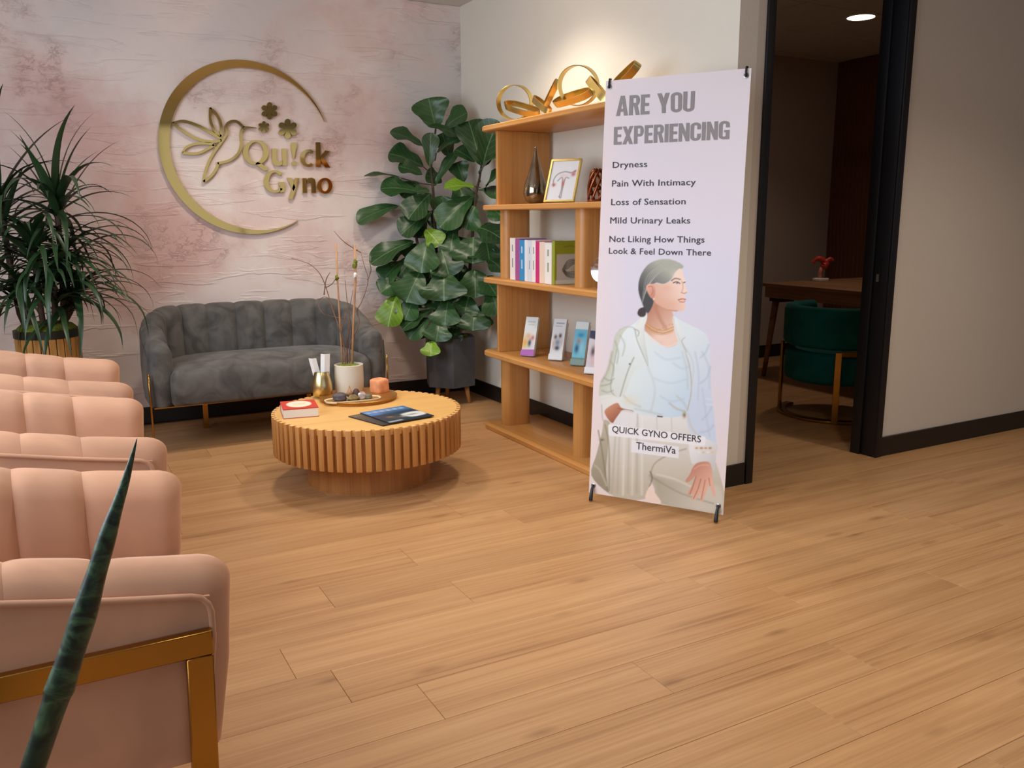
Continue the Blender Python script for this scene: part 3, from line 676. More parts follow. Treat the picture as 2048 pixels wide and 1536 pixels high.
# ------------------------------------------------------------------ the banner
BW, BH, BYAW, BTILT = .578, 1.687, math.radians(-58.61), math.radians(3.756)
B0 = Vector((1.959, 2.893, .03)); BU = Vector((math.cos(BYAW), math.sin(BYAW), 0)); BN = Vector((-BU.y, BU.x, 0))
BV = Vector((0, 0, math.cos(BTILT)))+BN*math.sin(BTILT); BO = BU.cross(BV).normalized()
if BO.dot(CAM-B0) < 0: BO = -BO
def bpt(u, v, d=0): return B0+BU*(BW*u)+BV*(BH*v)+BO*d
bn = tag(empty('banner_stand', (B0.x+BU.x*BW/2, B0.y+BU.y*BW/2, 0)), 'tall white stand-up banner with grey lettering and a woman in cream clothes', 'banner')
def banner_fn(U, V):
    P = np.array(B0)+U[..., None]*np.array(BU)*BW+V[..., None]*np.array(BV)*BH-np.array(CAM)
    z = P@np.array(_f); px = 1024+FPX*(P@np.array(_r))/z; py = 768+FPX*(P@np.array(_d))/z
    c = Canvas((px-1150)*2.743, (py-500)*2.743)
    c.put(np.ones(U.shape), ((0, -950), (228, 219, 223), (0, 100), (222, 218, 232)))
    c.put(np.clip(1-U/.22, 0, 1)*.6, (238, 220, 218)); c.put(np.clip((.38-V)/.38, 0, 1)*.75, (240, 224, 216)); c.put(np.exp(-((V-.5)/.12)**2)*.45*np.clip(U*2-.3, 0, 1), (212, 216, 240))
    sk, skl, skd = (222, 172, 146), (242, 208, 188), (176, 120, 96)
    # trousers and coat tail
    c.poly([(165, 930), (150, 1000), (120, 1120), (92, 1235), (180, 1328), (200, 1300), (215, 1000)], ((100, 1000), (186, 180, 160), (190, 1250), (158, 150, 130)))
    c.poly([(200, 930), (260, 880), (480, 912), (605, 905), (640, 1000), (720, 1080), (790, 1210), (806, 1440), (470, 1388), (440, 1310), (415, 1270), (385, 1365), (186, 1330), (185, 1060)], ((400, 880), (232, 234, 236), (400, 1300), (198, 190, 172)))
    c.poly([(413, 1235), (440, 1290), (480, 1392), (600, 1410), (806, 1440), (795, 1300), (700, 1290), (560, 1270)], ((450, 1250), (170, 163, 146), (700, 1350), (216, 210, 198)), 14, .75)
    for x0, x1, a in ((250, 235, .35), (300, 292, .3), (345, 340, .4), (232, 205, .4)): c.line([(x0, 900), ((x0+x1)/2, 1100), (x1, 1330)], 9, (165, 158, 140), a, 5)
    for x0, x1, a in ((275, 265, .5), (370, 368, .45), (325, 315, .4)): c.line([(x0, 920), ((x0+x1)/2, 1100), (x1, 1340)], 12, (240, 240, 236), a, 6)
    c.line([(415, 1235), (440, 1170), (520, 1120), (610, 1090)], 7, (150, 142, 124), .6, 4); c.line([(420, 1240), (500, 1290), (600, 1340), (760, 1390)], 8, (150, 142, 126), .55, 5)
    c.line([(450, 1230), (560, 1260), (680, 1320)], 8, (235, 230, 220), .6, 6); c.line([(410, 1300), (425, 1250), (415, 1215)], 8, (110, 104, 92), .6, 3)
    c.poly([(388, 1366), (416, 1290), (440, 1330), (474, 1388)], (243, 222, 208), 2)
    for x in (345, 450, 530): c.line([(x, 915), (x+2, 960), (x+4, 1010)], 5, (190, 192, 196), .6, 3)
    # shirt
    c.poly([(392, 455), (480, 525), (512, 538), (572, 505), (605, 560), (628, 650), (636, 760), (620, 850), (606, 905), (480, 916), (330, 892), (245, 850), (250, 760), (300, 600), (340, 450)], ((330, 620), (226, 238, 240), (640, 780), (200, 222, 240)))
    for P, a in (([(400, 640), (440, 760), (420, 880)], .35), ([(520, 840), (560, 870), (605, 885)], .8), ([(560, 800), (600, 840), (615, 870)], .5), ([(255, 780), (300, 830), (360, 860)], .6), ([(590, 560), (615, 660), (620, 760)], .4), ([(330, 870), (420, 890), (480, 905)], .5)): c.line(P, 11, (190, 192, 186), a, 5)
    c.blob(500, 650, 120, 120, (222, 238, 248), .6); c.blob(300, 830, 60, 40, (226, 220, 196), .6); c.line([(455, 911), (480, 914)], 7, (60, 60, 60), .9); c.blob(602, 905, 12, 18, (140, 120, 80), .9)
    # skin of neck and chest
    c.poly([(402, 335), (432, 272), (480, 320), (532, 336), (545, 385), (548, 430), (566, 508), (512, 534), (450, 500), (390, 450), (386, 400)], ((400, 360), (196, 142, 118), (530, 480), (240, 210, 196)))
    c.line([(440, 310), (470, 380), (500, 430)], 16, (180, 124, 100), .5, 8); c.blob(470, 480, 60, 30, (244, 218, 206), .8)
    c.line([(388, 448), (440, 495), (500, 530), (566, 506)], 5, (236, 226, 216), 1, 2)
    for k in range(4): c.line([(388+k*2, 395+k*9), (430, 425+k*9), (485, 440+k*8), (546-k*2, 420+k*9)], 4, ((196, 146, 84), (222, 180, 120), (168, 118, 62), (210, 164, 100))[k], .85, 1.5)
    for k in range(9): c.blob(400+k*17, 425+18*math.sin(k*.6), 6, 6, (206, 156, 92), .8)
    # jacket, picture left
    c.poly([(392, 345), (330, 400), (245, 440), (218, 480), (205, 560), (172, 680), (140, 725), (136, 810), (165, 890), (235, 838), (245, 800), (300, 600), (330, 470), (390, 400)], ((170, 560), (196, 200, 184), (330, 600), (226, 236, 236)))
    c.poly([(390, 350), (330, 430), (380, 560), (405, 640), (330, 660), (280, 780), (235, 812), (204, 780), (200, 690), (235, 540), (270, 450), (330, 400)], ((220, 800), (216, 224, 220), (380, 520), (228, 240, 244)))
    c.line([(330, 430), (345, 500), (402, 635)], 6, (170, 176, 168), .8, 2.5); c.line([(325, 590), (290, 670), (250, 800)], 7, (166, 170, 158), .8, 3); c.line([(232, 545), (205, 690), (200, 770), (232, 808)], 6, (168, 172, 156), .8, 3)
    c.line([(390, 350), (375, 430), (400, 620)], 5, (190, 200, 200), .7, 3); c.line([(245, 440), (290, 420), (340, 432)], 6, (186, 192, 188), .7, 3); c.line([(205, 560), (185, 650), (150, 720)], 12, (170, 172, 150), .6, 6)
    c.line([(145, 745), (190, 735), (205, 720)], 8, (150, 150, 132), .5, 4); c.line([(140, 820), (180, 810), (225, 800)], 6, (180, 182, 170), .6, 3); c.blob(302, 625, 5, 5, (40, 40, 40), .9); c.poly([(140, 800), (230, 800), (238, 838), (166, 888), (148, 860)], (232, 234, 232), 4, .8)
    c.line([(148, 850), (155, 930), (180, 945)], 6, (180, 180, 170), .7, 3); c.blob(150, 1040, 14, 8, (110, 100, 84), .8)
    # jacket, picture right
    c.poly([(540, 365), (600, 395), (690, 440), (728, 475), (742, 560), (746, 750), (770, 960), (772, 1075), (720, 1060), (640, 1012), (612, 905), (642, 770), (630, 650), (598, 545), (568, 500), (548, 430)], ((560, 500), (222, 234, 240), (760, 800), (204, 218, 238)))
    c.line([(545, 375), (560, 450), (600, 540), (632, 650), (640, 770), (618, 880)], 6, (176, 180, 168), .8, 2.5); c.line([(585, 500), (650, 620), (640, 760)], 5, (200, 208, 206), .8, 3); c.line([(700, 560), (735, 640), (740, 760)], 10, (190, 202, 222), .6, 6)
    c.line([(620, 900), (645, 980), (700, 1040)], 10, (206, 204, 194), .8, 5); c.line([(700, 760), (720, 900), (740, 1020)], 9, (190, 200, 220), .6, 6)
    for y in (815, 845): c.line([(722, y), (756, y+6)], 9, (214, 226, 244), .9, 3)
    # lapels, sleeve folds
    c.poly([(392, 348), (345, 405), (325, 432), (352, 445), (346, 470), (402, 640), (398, 560), (380, 470), (384, 400)], ((340, 420), (236, 240, 236), (400, 600), (206, 214, 212)), 3, .8); c.line([(325, 432), (352, 446), (347, 472)], 5, (160, 166, 158), .8, 2)
    c.poly([(545, 370), (560, 385), (604, 480), (590, 500), (640, 640), (604, 560), (566, 500), (550, 440)], ((550, 400), (236, 240, 240), (630, 620), (208, 216, 220)), 3, .8); c.line([(604, 480), (588, 502), (616, 560)], 5, (176, 184, 184), .7, 2)
    for P, a in (([(222, 500), (240, 560), (232, 620)], .5), ([(196, 610), (215, 640), (210, 690)], .5), ([(160, 700), (190, 715), (215, 705)], .6), ([(150, 770), (180, 780), (210, 770)], .5), ([(250, 470), (275, 520), (262, 580)], .4)): c.line(P, 8, (158, 162, 146), a, 4)
    for P, a in (([(735, 520), (720, 560), (690, 590)], .5), ([(745, 640), (725, 700), (690, 730)], .5), ([(752, 860), (730, 900), (700, 930)], .5), ([(760, 960), (735, 990), (690, 1000)], .5), ([(660, 560), (680, 680), (675, 820)], .4)): c.line(P, 9, (176, 190, 214), a, 5)
    for P, a in (([(440, 560), (500, 600), (580, 590)], .35), ([(430, 700), (520, 730), (610, 710)], .35), ([(470, 800), (530, 830), (600, 815)], .4), ([(540, 620), (590, 650), (622, 640)], .4)): c.line(P, 10, (178, 200, 220), a, 6)
    c.line([(130, 990), (150, 1100), (182, 1320)], 7, (128, 122, 104), .7, 4); c.line([(168, 960), (188, 1080), (190, 1320)], 8, (134, 128, 110), .6, 4); c.line([(110, 1180), (140, 1210), (175, 1290)], 9, (206, 200, 182), .6, 5)
    # hair, face
    c.poly([(352, 235), (352, 175), (372, 120), (410, 75), (460, 54), (515, 50), (565, 66), (597, 88), (585, 104), (555, 118), (530, 160), (490, 186), (440, 182), (425, 250), (432, 290), (405, 345), (385, 330), (374, 300)], ((480, 90), (176, 180, 168), (370, 230), (74, 74, 78)), 3)
    c.poly([(385, 318), (392, 345), (382, 364), (360, 366), (345, 350), (352, 326), (370, 316)], (66, 58, 60), 3)
    for k in range(14): c.line([(560-k*6, 80-k*1), (500-k*8, 100+k*3), (440-k*5, 150+k*6), (395-k*2, 200+k*8)], 3, ((206, 208, 198), (140, 142, 134))[k % 2], .5, 1.5)
    c.poly([(400, 200), (440, 184), (490, 186), (532, 164), (562, 112), (585, 104), (597, 140), (608, 170), (607, 196), (620, 226), (616, 238), (602, 243), (606, 264), (609, 275), (603, 286), (607, 306), (602, 330), (570, 336), (522, 336), (478, 320), (448, 296), (430, 262)], ((440, 280), (222, 174, 152), (590, 200), (246, 220, 206)), 2.5)
    c.blob(520, 300, 60, 30, (224, 176, 152), .5); c.blob(560, 140, 30, 30, (246, 222, 206), .7); c.blob(500, 210, 40, 22, (228, 176, 154), .5); c.line([(450, 300), (500, 326), (560, 334)], 6, (170, 112, 92), .5, 4)
    c.poly([(392, 208), (402, 188), (424, 186), (440, 202), (442, 240), (432, 266), (418, 262), (404, 240)], ((395, 200), (232, 178, 158), (440, 250), (204, 142, 122)), 2.5); c.line([(404, 202), (424, 200), (430, 228), (420, 248)], 4, (176, 116, 98), .8); c.blob(434, 268, 5, 7, (236, 230, 216), .9)
    c.line([(532, 168), (552, 156), (580, 162)], 6, (120, 104, 92), .9, 2.5); c.line([(542, 180), (560, 174), (578, 184)], 5, (60, 52, 52), .9); c.blob(562, 181, 7, 6, (70, 84, 92), .9); c.line([(596, 180), (606, 176)], 5, (70, 60, 58), .8)
    c.line([(588, 172), (594, 200), (590, 226)], 6, (212, 160, 138), .7, 3); c.line([(584, 232), (600, 238), (614, 232)], 4, (166, 100, 84), .8); c.line([(568, 274), (590, 268), (608, 272)], 6, (186, 104, 96), .95); c.line([(574, 282), (592, 286), (604, 282)], 6, (206, 132, 122), .9)
    # hand in pocket
    c.poly([(164, 886), (190, 858), (235, 838), (258, 866), (318, 880), (316, 894), (268, 884), (238, 908), (212, 948), (186, 930)], ((180, 860), (206, 146, 116), (230, 930), (160, 100, 76)), 2.5)
    c.line([(236, 868), (280, 878), (315, 888)], 4, (140, 84, 62), .7); c.poly([(240, 905), (268, 876), (330, 892), (330, 960), (215, 960)], (228, 230, 232), 3, .9)
    # cuff, bracelet, hanging hand
    c.poly([(636, 1020), (772, 1060), (776, 1120), (764, 1216), (740, 1170), (690, 1158), (640, 1166)], ((650, 1080), (232, 234, 238), (760, 1180), (206, 206, 208)), 3)
    for k in range(16): c.blob(668+(k*37 % 98), 1086+(k*23 % 46), 9, 6, ((206, 160, 98), (232, 200, 150), (176, 138, 92), (240, 232, 220))[k % 4], .85)
    c.poly([(652, 1186), (684, 1164), (736, 1162), (752, 1200), (758, 1262), (772, 1338), (764, 1352), (750, 1320), (738, 1284), (730, 1300), (712, 1352), (698, 1378), (688, 1374), (690, 1330), (676, 1356), (650, 1372), (640, 1364), (652, 1336), (630, 1344), (620, 1334), (640, 1296), (664, 1240), (640, 1262), (618, 1274), (608, 1264), (630, 1232)], ((650, 1200), (200, 142, 122), (740, 1280), (232, 184, 162)), 2.5)
    for P in ([(664, 1240), (650, 1290), (632, 1338)], [(692, 1256), (676, 1310), (652, 1362)], [(716, 1262), (706, 1310), (694, 1368)], [(736, 1250), (742, 1290)]): c.line(P, 4.5, (160, 100, 82), .7, 2)
    c.line([(655, 1200), (690, 1180), (735, 1180)], 5, (240, 200, 180), .5, 3)
    # caption plates
    c.poly([(190, 955), (712, 1022), (718, 1030), (714, 1072), (706, 1074), (192, 1018), (186, 1010), (184, 962)], (240, 240, 244), 2, .93, False)
    c.poly([(312, 1042), (572, 1078), (570, 1142), (310, 1108)], (236, 237, 244), 2, .93, False)
    return c.rgb
sheet = print_panel('banner_sheet', banner_fn, lambda u, v: bpt(u, v, .004), 210, 620, bn)
V = [bpt(u, v, d) for d in (0, .0038) for u, v in ((0, 0), (1, 0), (1, 1), (0, 1))]
mesh('banner_backing', V, [(3, 2, 1, 0), (4, 5, 6, 7), (0, 1, 5, 4), (1, 2, 6, 5), (2, 3, 7, 6), (3, 0, 4, 7)], M_WHITE, bn, world=True)
def buv(px, py):
    v = ray(px, py); n = BO; t = (bpt(0, 0, .005)-CAM).dot(n)/v.dot(n); q = CAM+v*t-bpt(0, 0, .005); return q.dot(BU)/BW, q.dot(BV)/BH
def glyphs(body, off, spacing=1, shear=0):
    cu = bpy.data.curves.new('t', 'FONT'); cu.body = body; cu.offset = off; cu.space_character = spacing; cu.resolution_u = 3; cu.shear = shear
    o = bpy.data.objects.new('t', cu); COL.objects.link(o); dg = bpy.context.evaluated_depsgraph_get(); me = bpy.data.meshes.new_from_object(o.evaluated_get(dg))
    V = [v.co.copy() for v in me.vertices]; F = [list(p.vertices) for p in me.polygons]; bpy.data.objects.remove(o); bpy.data.meshes.remove(me); bpy.data.curves.remove(cu); return V, F
def text_on(name, body, q, m, off=0, spacing=1, parent=None, f=None, full=None):
    """fit text to the quad q = px corners BL, BR, TR, TL on the banner"""
    V, F = glyphs(body, 0, spacing)
    if off: V, F = join((V, F), ([v+Vector((off, 0, 0)) for v in V], F), ([v+Vector((off/2, off/2, 0)) for v in V], F), ([v+Vector((off/2, -off/2, 0)) for v in V], F))
    x0, x1 = min(v.x for v in V), max(v.x for v in V); y0, y1 = full or (min(v.y for v in V), max(v.y for v in V))
    C4 = [Vector((*buv(*p), 0)) for p in q]; out = []
    for v in V:
        s, t = (v.x-x0)/(x1-x0), (v.y-y0)/(y1-y0); w = (C4[0]*(1-s)+C4[1]*s)*(1-t)+(C4[3]*(1-s)+C4[2]*s)*t; out.append(bpt(w.x, w.y, .0052))
    return mesh(name, out, F, m, parent, world=True)
M_TXG = mat('grey_print_ink', (140, 134, 134), .6); M_TXD = mat('dark_grey_print_ink', (112, 108, 116), .6); M_TXC = mat('caption_print_ink', (104, 102, 114), .6)
z6 = lambda x, y: (1170+x/3.0714, 120+y/3.072)
# heavy condensed capitals: convex pieces in a unit-high cell
def arcp(cx, cy, rx, ry, ix, iy, a0, a1, n=8):
    out = []
    for i in range(n):
        p, q = math.radians(a0+(a1-a0)*i/n), math.radians(a0+(a1-a0)*(i+1)/n)
        out.append([(cx+rx*math.cos(p), cy+ry*math.sin(p)), (cx+rx*math.cos(q), cy+ry*math.sin(q)), (cx+ix*math.cos(q), cy+iy*math.sin(q)), (cx+ix*math.cos(p), cy+iy*math.sin(p))])
    return out
def rc(x0, y0, x1, y1): return [(x0, y0), (x1, y0), (x1, y1), (x0, y1)]
_s, _w = .17, .46
def bowl(y0, y1): return [rc(_s, y1-.15, _w-.16, y1), rc(_s, y0, _w-.16, y0+.15)]+arcp(_w-.16, (y0+y1)/2, .16, (y1-y0)/2, .0, (y1-y0)/2-.15, -90, 90)
CAPS = {'E': (.38, [rc(0, 0, _s, 1), rc(_s, 0, .38, .16), rc(_s, .42, .35, .57), rc(_s, .84, .38, 1)]), 'I': (.17, [rc(0, 0, _s, 1)]),
 'A': (.52, [[(0, 0), (.17, 0), (.30, 1), (.17, 1)], [(.35, 0), (.52, 0), (.35, 1), (.22, 1)], rc(.14, .2, .38, .35)]),
 'Y': (.50, [rc(.165, 0, .335, .45), [(0, 1), (.17, 1), (.335, .42), (.165, .36)], [(.33, 1), (.50, 1), (.335, .36), (.165, .42)]]),
 'X': (.50, [[(0, 0), (.17, 0), (.50, 1), (.33, 1)], [(.33, 0), (.50, 0), (.17, 1), (0, 1)]]),
 'N': (.48, [rc(0, 0, .155, 1), rc(.325, 0, .48, 1), [(.0, 1), (.15, 1), (.48, 0), (.33, 0)]]),
 'P': (_w, [rc(0, 0, _s, 1)]+bowl(.4, 1)), 'R': (_w, [rc(0, 0, _s, 1)]+bowl(.46, 1)+[[(.2, .5), (.36, .5), (.47, 0), (.30, 0)], ]),
 'O': (_w, [rc(0, .2, _s-.01, .8), rc(_w-_s+.01, .2, _w, .8)]+arcp(_w/2, .8, _w/2, .2, .07, .05, 0, 180)+arcp(_w/2, .2, _w/2, .2, .07, .05, 180, 360)),
 'U': (_w, [rc(0, .2, _s-.01, 1), rc(_w-_s+.01, .2, _w, 1)]+arcp(_w/2, .2, _w/2, .2, .07, .05, 180, 360)),
 'C': (_w, [rc(0, .2, _s-.01, .8), rc(_w-_s+.01, .2, _w, .38), rc(_w-_s+.01, .62, _w, .8)]+arcp(_w/2, .8, _w/2, .2, .07, .05, 0, 180)+arcp(_w/2, .2, _w/2, .2, .07, .05, 180, 360)),
 'G': (_w, [rc(0, .2, _s-.01, .8), rc(_w-_s+.01, .0, _w, .5), rc(_w/2, .38, _w, .5), rc(_w-_s+.01, .64, _w, .8)]+arcp(_w/2, .8, _w/2, .2, .07, .05, 0, 180)+arcp(_w/2, .2, _w/2, .2, .07, .05, 180, 360))}
def headline(body, q):
    C4 = [Vector((*buv(*p), 0)) for p in q]; tot = sum(CAPS[c][0] for c in body)+.045*(len(body)-1); x = 0; V, F = [], []
    for c in body:
        for poly in CAPS[c][1]:
            o = len(V)
            for px_, py_ in poly:
                s_, t_ = (x+px_)/tot, py_; w = (C4[0]*(1-s_)+C4[1]*s_)*(1-t_)+(C4[3]*(1-s_)+C4[2]*s_)*t_; V.append(bpt(w.x, w.y, .0052+.00007*(len(F) % 5)))
            F.append(list(range(o, len(V))))
        x += CAPS[c][0]+.045
    mesh('headline_lettering', V, F, M_TXG, bn, world=True)
for body, q in (('ARE', ((190, 345), (395, 333), (398, 210), (196, 222))), ('YOU', ((448, 328), (670, 316), (676, 190), (444, 206))), ('EXPERIENCING', ((176, 522), (886, 486), (890, 372), (178, 412)))): headline(body, [z6(*p) for p in q])
cap = (0, .73)
for body, q in (('Dryness', ((170, 663), (382, 657), (382, 618), (170, 624))), ('Pain With Intimacy', ((165, 778), (680, 768), (681, 728), (166, 738))), ('Loss of Sensation', ((160, 892), (618, 886), (619, 846), (161, 852))), ('Mild Urinary Leaks', ((154, 1004), (646, 1004), (647, 964), (155, 964))), ('Not Liking How Things', ((149, 1118), (734, 1122), (735, 1082), (150, 1078))), ('Look & Feel Down There', ((146, 1190), (774, 1202), (775, 1162), (147, 1152)))):
    text_on('body_lettering', body, [z6(*p) for p in q], M_TXD, .028, 1.04, bn, full=cap)
z7 = lambda x, y: (1150+x/2.743, 500+y/2.743)
text_on('caption_lettering', 'QUICK GYNO OFFERS', [z7(*p) for p in ((203, 998), (690, 1056), (692, 1018), (205, 962))], M_TXC, .014, 1, bn, full=cap)
text_on('caption_lettering', 'ThermiVa', [z7(*p) for p in ((334, 1092), (552, 1118), (554, 1078), (336, 1050))], M_TXC, .014, 1, bn, full=cap)
M_HOOK = mat('dark_steel_hook', (58, 60, 64), .4, .6)
for u, v in ((.03, .985), (.97, .985), (.035, .02), (.965, .02)):
    lathe('eyelet', [(.006, -.001), (.0105, 0), (.006, .0015), (.005, .0)], mat('eyelet_steel', (150, 150, 152), .35, 1) if u < .031 else bpy.data.materials['eyelet_steel'], bn, n=14, world=True, M=Matrix.Translation(bpt(u, v, .0055)) @ BO.to_track_quat('Z', 'Y').to_matrix().to_4x4())
for u in (.03, .97): tube('hook', [bpt(u, .982, .009), bpt(u, .992, .0115), bpt(u, 1.003, .008), bpt(u, 1.004, -.006)], .004, M_HOOK, bn, 8, world=True)
for u in (.035, .965):
    p = bpt(u, .02, .008); g = Vector((p.x, p.y, 0))+BO*.022
    tube('foot', [bpt(u, .022, .009), p+BO*.01+Vector((0, 0, -.012)), g+Vector((0, 0, .012)), g+Vector((0, 0, .004))], [.004, .006, .0085, .0085], M_HOOK, bn, 8, world=True)
hub = bpt(.5, .5, -.11)
for u, v in ((.03, 1.0), (.97, 1.0), (.035, .02), (.965, .02)): tube('cross_pole', [hub, bpt(u, v, -.008)], .005, M_HOOK, bn, 8, world=True)
gg = hub-BO*.14; tube('rear_leg', [hub, Vector((gg.x, gg.y, .006))], .006, M_HOOK, bn, 8, world=True)
# ------------------------------------------------------------------ on the bookcase: gold ribbon sculptures
def ribbon(name, P, wdir, w, th, m, parent, closed=True):
    P = [Vector(p) for p in P]; N = len(P); V, F = [], []
    for i in range(N):
        t = (P[(i+1) % N]-P[i-1]) if (closed or 0 < i < N-1) else (P[1]-P[0] if i == 0 else P[-1]-P[-2]); t.normalize()
        wd = wdir(i/N) if callable(wdir) else Vector(wdir); wd = (wd-t*wd.dot(t)).normalized(); n = t.cross(wd)
        for a, b in ((-1, -1), (1, -1), (1, 1), (-1, 1)): V.append(P[i]+wd*(a*w/2)+n*(b*th/2))
    for i in range(N if closed else N-1):
        j = (i+1) % N
        for k in range(4): F.append((i*4+k, i*4+(k+1) % 4, j*4+(k+1) % 4, j*4+k))
    if not closed: F += [(3, 2, 1, 0), tuple((N-1)*4+k for k in range(4))]
    return mesh(name, V, F, m, parent, True, True, sharp=40)
EH = Vector((_r.x, _r.y, 0)).normalized(); EF = Vector((_f.x, _f.y, 0)).normalized(); EZ = Vector((0, 0, 1))
def knot(rootpx, label, rings, loops):
    b = at_x(*rootpx, 2.31); t = tag(empty('ribbon_sculpture', (b.x, b.y, SH[0])), label, 'sculpture', 'gold ribbon sculptures on top of the bookcase')
    for cx, cy_, r, X, tw in rings:
        c = at_x(cx, cy_, X); sc = (c-CAM).dot(_f)/FPX; R_ = r*sc
        c.z = max(c.z, SH[0]+R_+.003); wd = (EF+EH*tw+EZ*.15)
        ribbon('ribbon_loop', [c+EH*(R_*math.cos(a))+EZ*(R_*math.sin(a)) for a in [2*math.pi*i/48 for i in range(48)]], lambda q: wd, .034, .004, M_GOLD, t)
    for a_, b_, X, h, w in loops:
        A, B = at_x(*a_, X), at_x(*b_, X-.0); u = (B-A); L = u.length; u.normalize(); n = (EF+EZ*.45); n = (n-u*n.dot(u)).normalized(); wv = u.cross(n); P = []
        for i in range(40):
            an = 2*math.pi*i/40; P.append(A+u*(L/2+L/2*math.copysign(abs(math.cos(an))**.6, math.cos(an)))+n*(h*math.sin(an)))
        zmin = min(p.z for p in P)-w/2*abs(wv.z)-.002
        if zmin < SH[0]: P = [p+EZ*(SH[0]-zmin) for p in P]
        ribbon('ribbon_loop', P, wv, w, .004, M_GOLD, t)
knot((1060, 225), 'gold ribbon knot sculpture at the far left end of the bookcase top', [(1030, 205, 33, 2.31, .75)], [((1012, 208), (1078, 228), 2.28, .03, .032), ((1086, 222), (1116, 160), 2.31, .022, .026), ((1068, 196), (1100, 224), 2.29, .02, .03)])
knot((1160, 210), 'gold ribbon knot sculpture with the large ring, beside the banner top', [(1157, 171, 38, 2.31, .7)], [((1110, 206), (1182, 184), 2.27, .028, .032), ((1178, 158), (1216, 205), 2.31, .025, .034), ((1222, 180), (1276, 128), 2.33, .03, .034)])
# ------------------------------------------------------------------ second shelf: vase, picture, copper model
c = at_x(1071, 400, 2.29); z = SH[1]
vs = tag(empty('teardrop_vase', (c.x, c.y, z)), 'smoky mirrored teardrop vase beside the small gold-framed picture', 'vase')
M_SMOKE = mat('smoky_mirror_glass', (150, 138, 120), .08, .95, var=.35, vscale=14)
lathe('vase_body', [(0, 0), (.03, .0), (.052, .02), (.063, .055), (.059, .095), (.044, .14), (.028, .19), (.016, .235), (.0085, .27), (.006, .285), (.004, .285), (.004, .27)], M_SMOKE, vs, n=40, sharp=60)
lathe('vase_lip', [(.004, .2845), (.0068, .2855), (.0068, .289), (.004, .29)], M_SMOKE, vs, n=20)
def leaning_frame(base, facing, w, h, lean, fn, name, label, cat, m_border, bw=.008, d=.012, nu=44, nv=60, border=True, group=None, stand=None):
    """panel standing on `base` (bottom centre), facing the xy direction, leaning back"""
    f = Vector((*facing, 0)).normalized(); u = Vector((-f.y, f.x, 0)); v = EZ*math.cos(lean)-f*math.sin(lean); n = u.cross(v)
    t = tag(empty(name, base), label, cat, group); b = Vector(base)+EZ*(d*math.sin(lean)+.0005)
    bx = lambda nm, u0, u1, v0, v1, d0, d1, m: mesh(nm, [b+u*x+v*y+n*q for q in (d0, d1) for x, y in ((u0, v0), (u1, v0), (u1, v1), (u0, v1))], [(3, 2, 1, 0), (4, 5, 6, 7), (0, 1, 5, 4), (1, 2, 6, 5), (2, 3, 7, 6), (3, 0, 4, 7)], m, t, world=True)
    return t, b, u, v, n, bx
def anat(U, V):
    c = Canvas(U*100, (1-V)*140); c.put(np.ones(U.shape), (238, 240, 243)); g = (120, 120, 128); rd = (190, 96, 86)
    c.line([(18, 88), (14, 66), (26, 46), (50, 38), (76, 42), (90, 34)], 3, g, .9); c.line([(30, 70), (44, 58), (50, 90), (48, 128)], 3, g, .8); c.line([(70, 62), (58, 60), (54, 92), (54, 130)], 3, g, .8); c.line([(46, 126), (52, 132)], 3, g, .9)
    for x, y, a, b in ((18, 84, 8, 7), (84, 48, 9, 8), (52, 80, 5, 16), (88, 38, 5, 5)): c.blob(x, y, a, b, rd, .85)
    c.blob(50, 52, 20, 8, (232, 214, 208), .7); return c.rgb
c = at_x(1119, 399, 2.27)
t, b, u, v, n, bx = leaning_frame((c.x, c.y, z), (-.88, -.47), .17, .222, math.radians(21), anat, 'picture_frame', 'small gold-framed anatomical drawing leaning on the shelf beside the teardrop vase', 'picture', M_GOLD)
W2, H2, q = .085, .222, .009
for a in ((-W2, W2, 0, q), (-W2, W2, H2-q, H2)): bx('frame_rail', a[0], a[1], a[2], a[3], 0, .014, M_GOLD)
for a in ((-W2, -W2+q), (W2-q, W2)): bx('frame_stile', a[0], a[1], q, H2-q, 0, .014, M_GOLD)
bx('backing_board', -W2+.002, W2-.002, .002, H2-.002, -.003, .006, M_DARK)
print_panel('drawing', anat, lambda uu, vv: b+u*((uu-.5)*(2*W2-2*q))+v*(q+vv*(H2-2*q))+n*.0065, 44, 62, t)
e0 = b+v*.15-n*.004; e1 = Vector((b.x, b.y, z+.004))-Vector((n.x, n.y, 0))*.085
ribbon('easel_strut', [e0, e0.lerp(e1, .5), e1], u, .06, .004, M_DARK, t, closed=False)
M_COPPER = mat('copper_bronze', (150, 88, 58), .3, .9, var=.3, vscale=30)
c = at_x(1197, 396, 2.27); t = tag(empty('woven_sculpture', (c.x, c.y, z)), 'copper brown openwork sculpture on the second shelf, half behind the banner', 'sculpture')
lathe('sculpture_base', [(0, 0), (.052, 0), (.055, .006), (.05, .014), (0, .014)], M_COPPER, t, n=24)
for k in range(9):
    a = 2*math.pi*k/9; P = [(.048*math.cos(a+q*1.6)*math.cos(q*1.35)**.6, .048*math.sin(a+q*1.6)*math.cos(q*1.35)**.6, .012+.135*math.sin(q*1.45)) for q in [i/12 for i in range(13)]]
    tube('woven_strand', P, .006, M_COPPER, t, 7)
for k in range(7):
    a = k*2.4; bm_ = bmesh.new(); bmesh.ops.create_icosphere(bm_, subdivisions=2, radius=.012); V = [w.co+Vector((.032*math.cos(a), .032*math.sin(a), .03+.012*k)) for w in bm_.verts]; bm_.verts.index_update(); F = [[w.index for w in f.verts] for f in bm_.faces]; bm_.free()
    mesh('bead', V, F, M_COPPER, t, True)
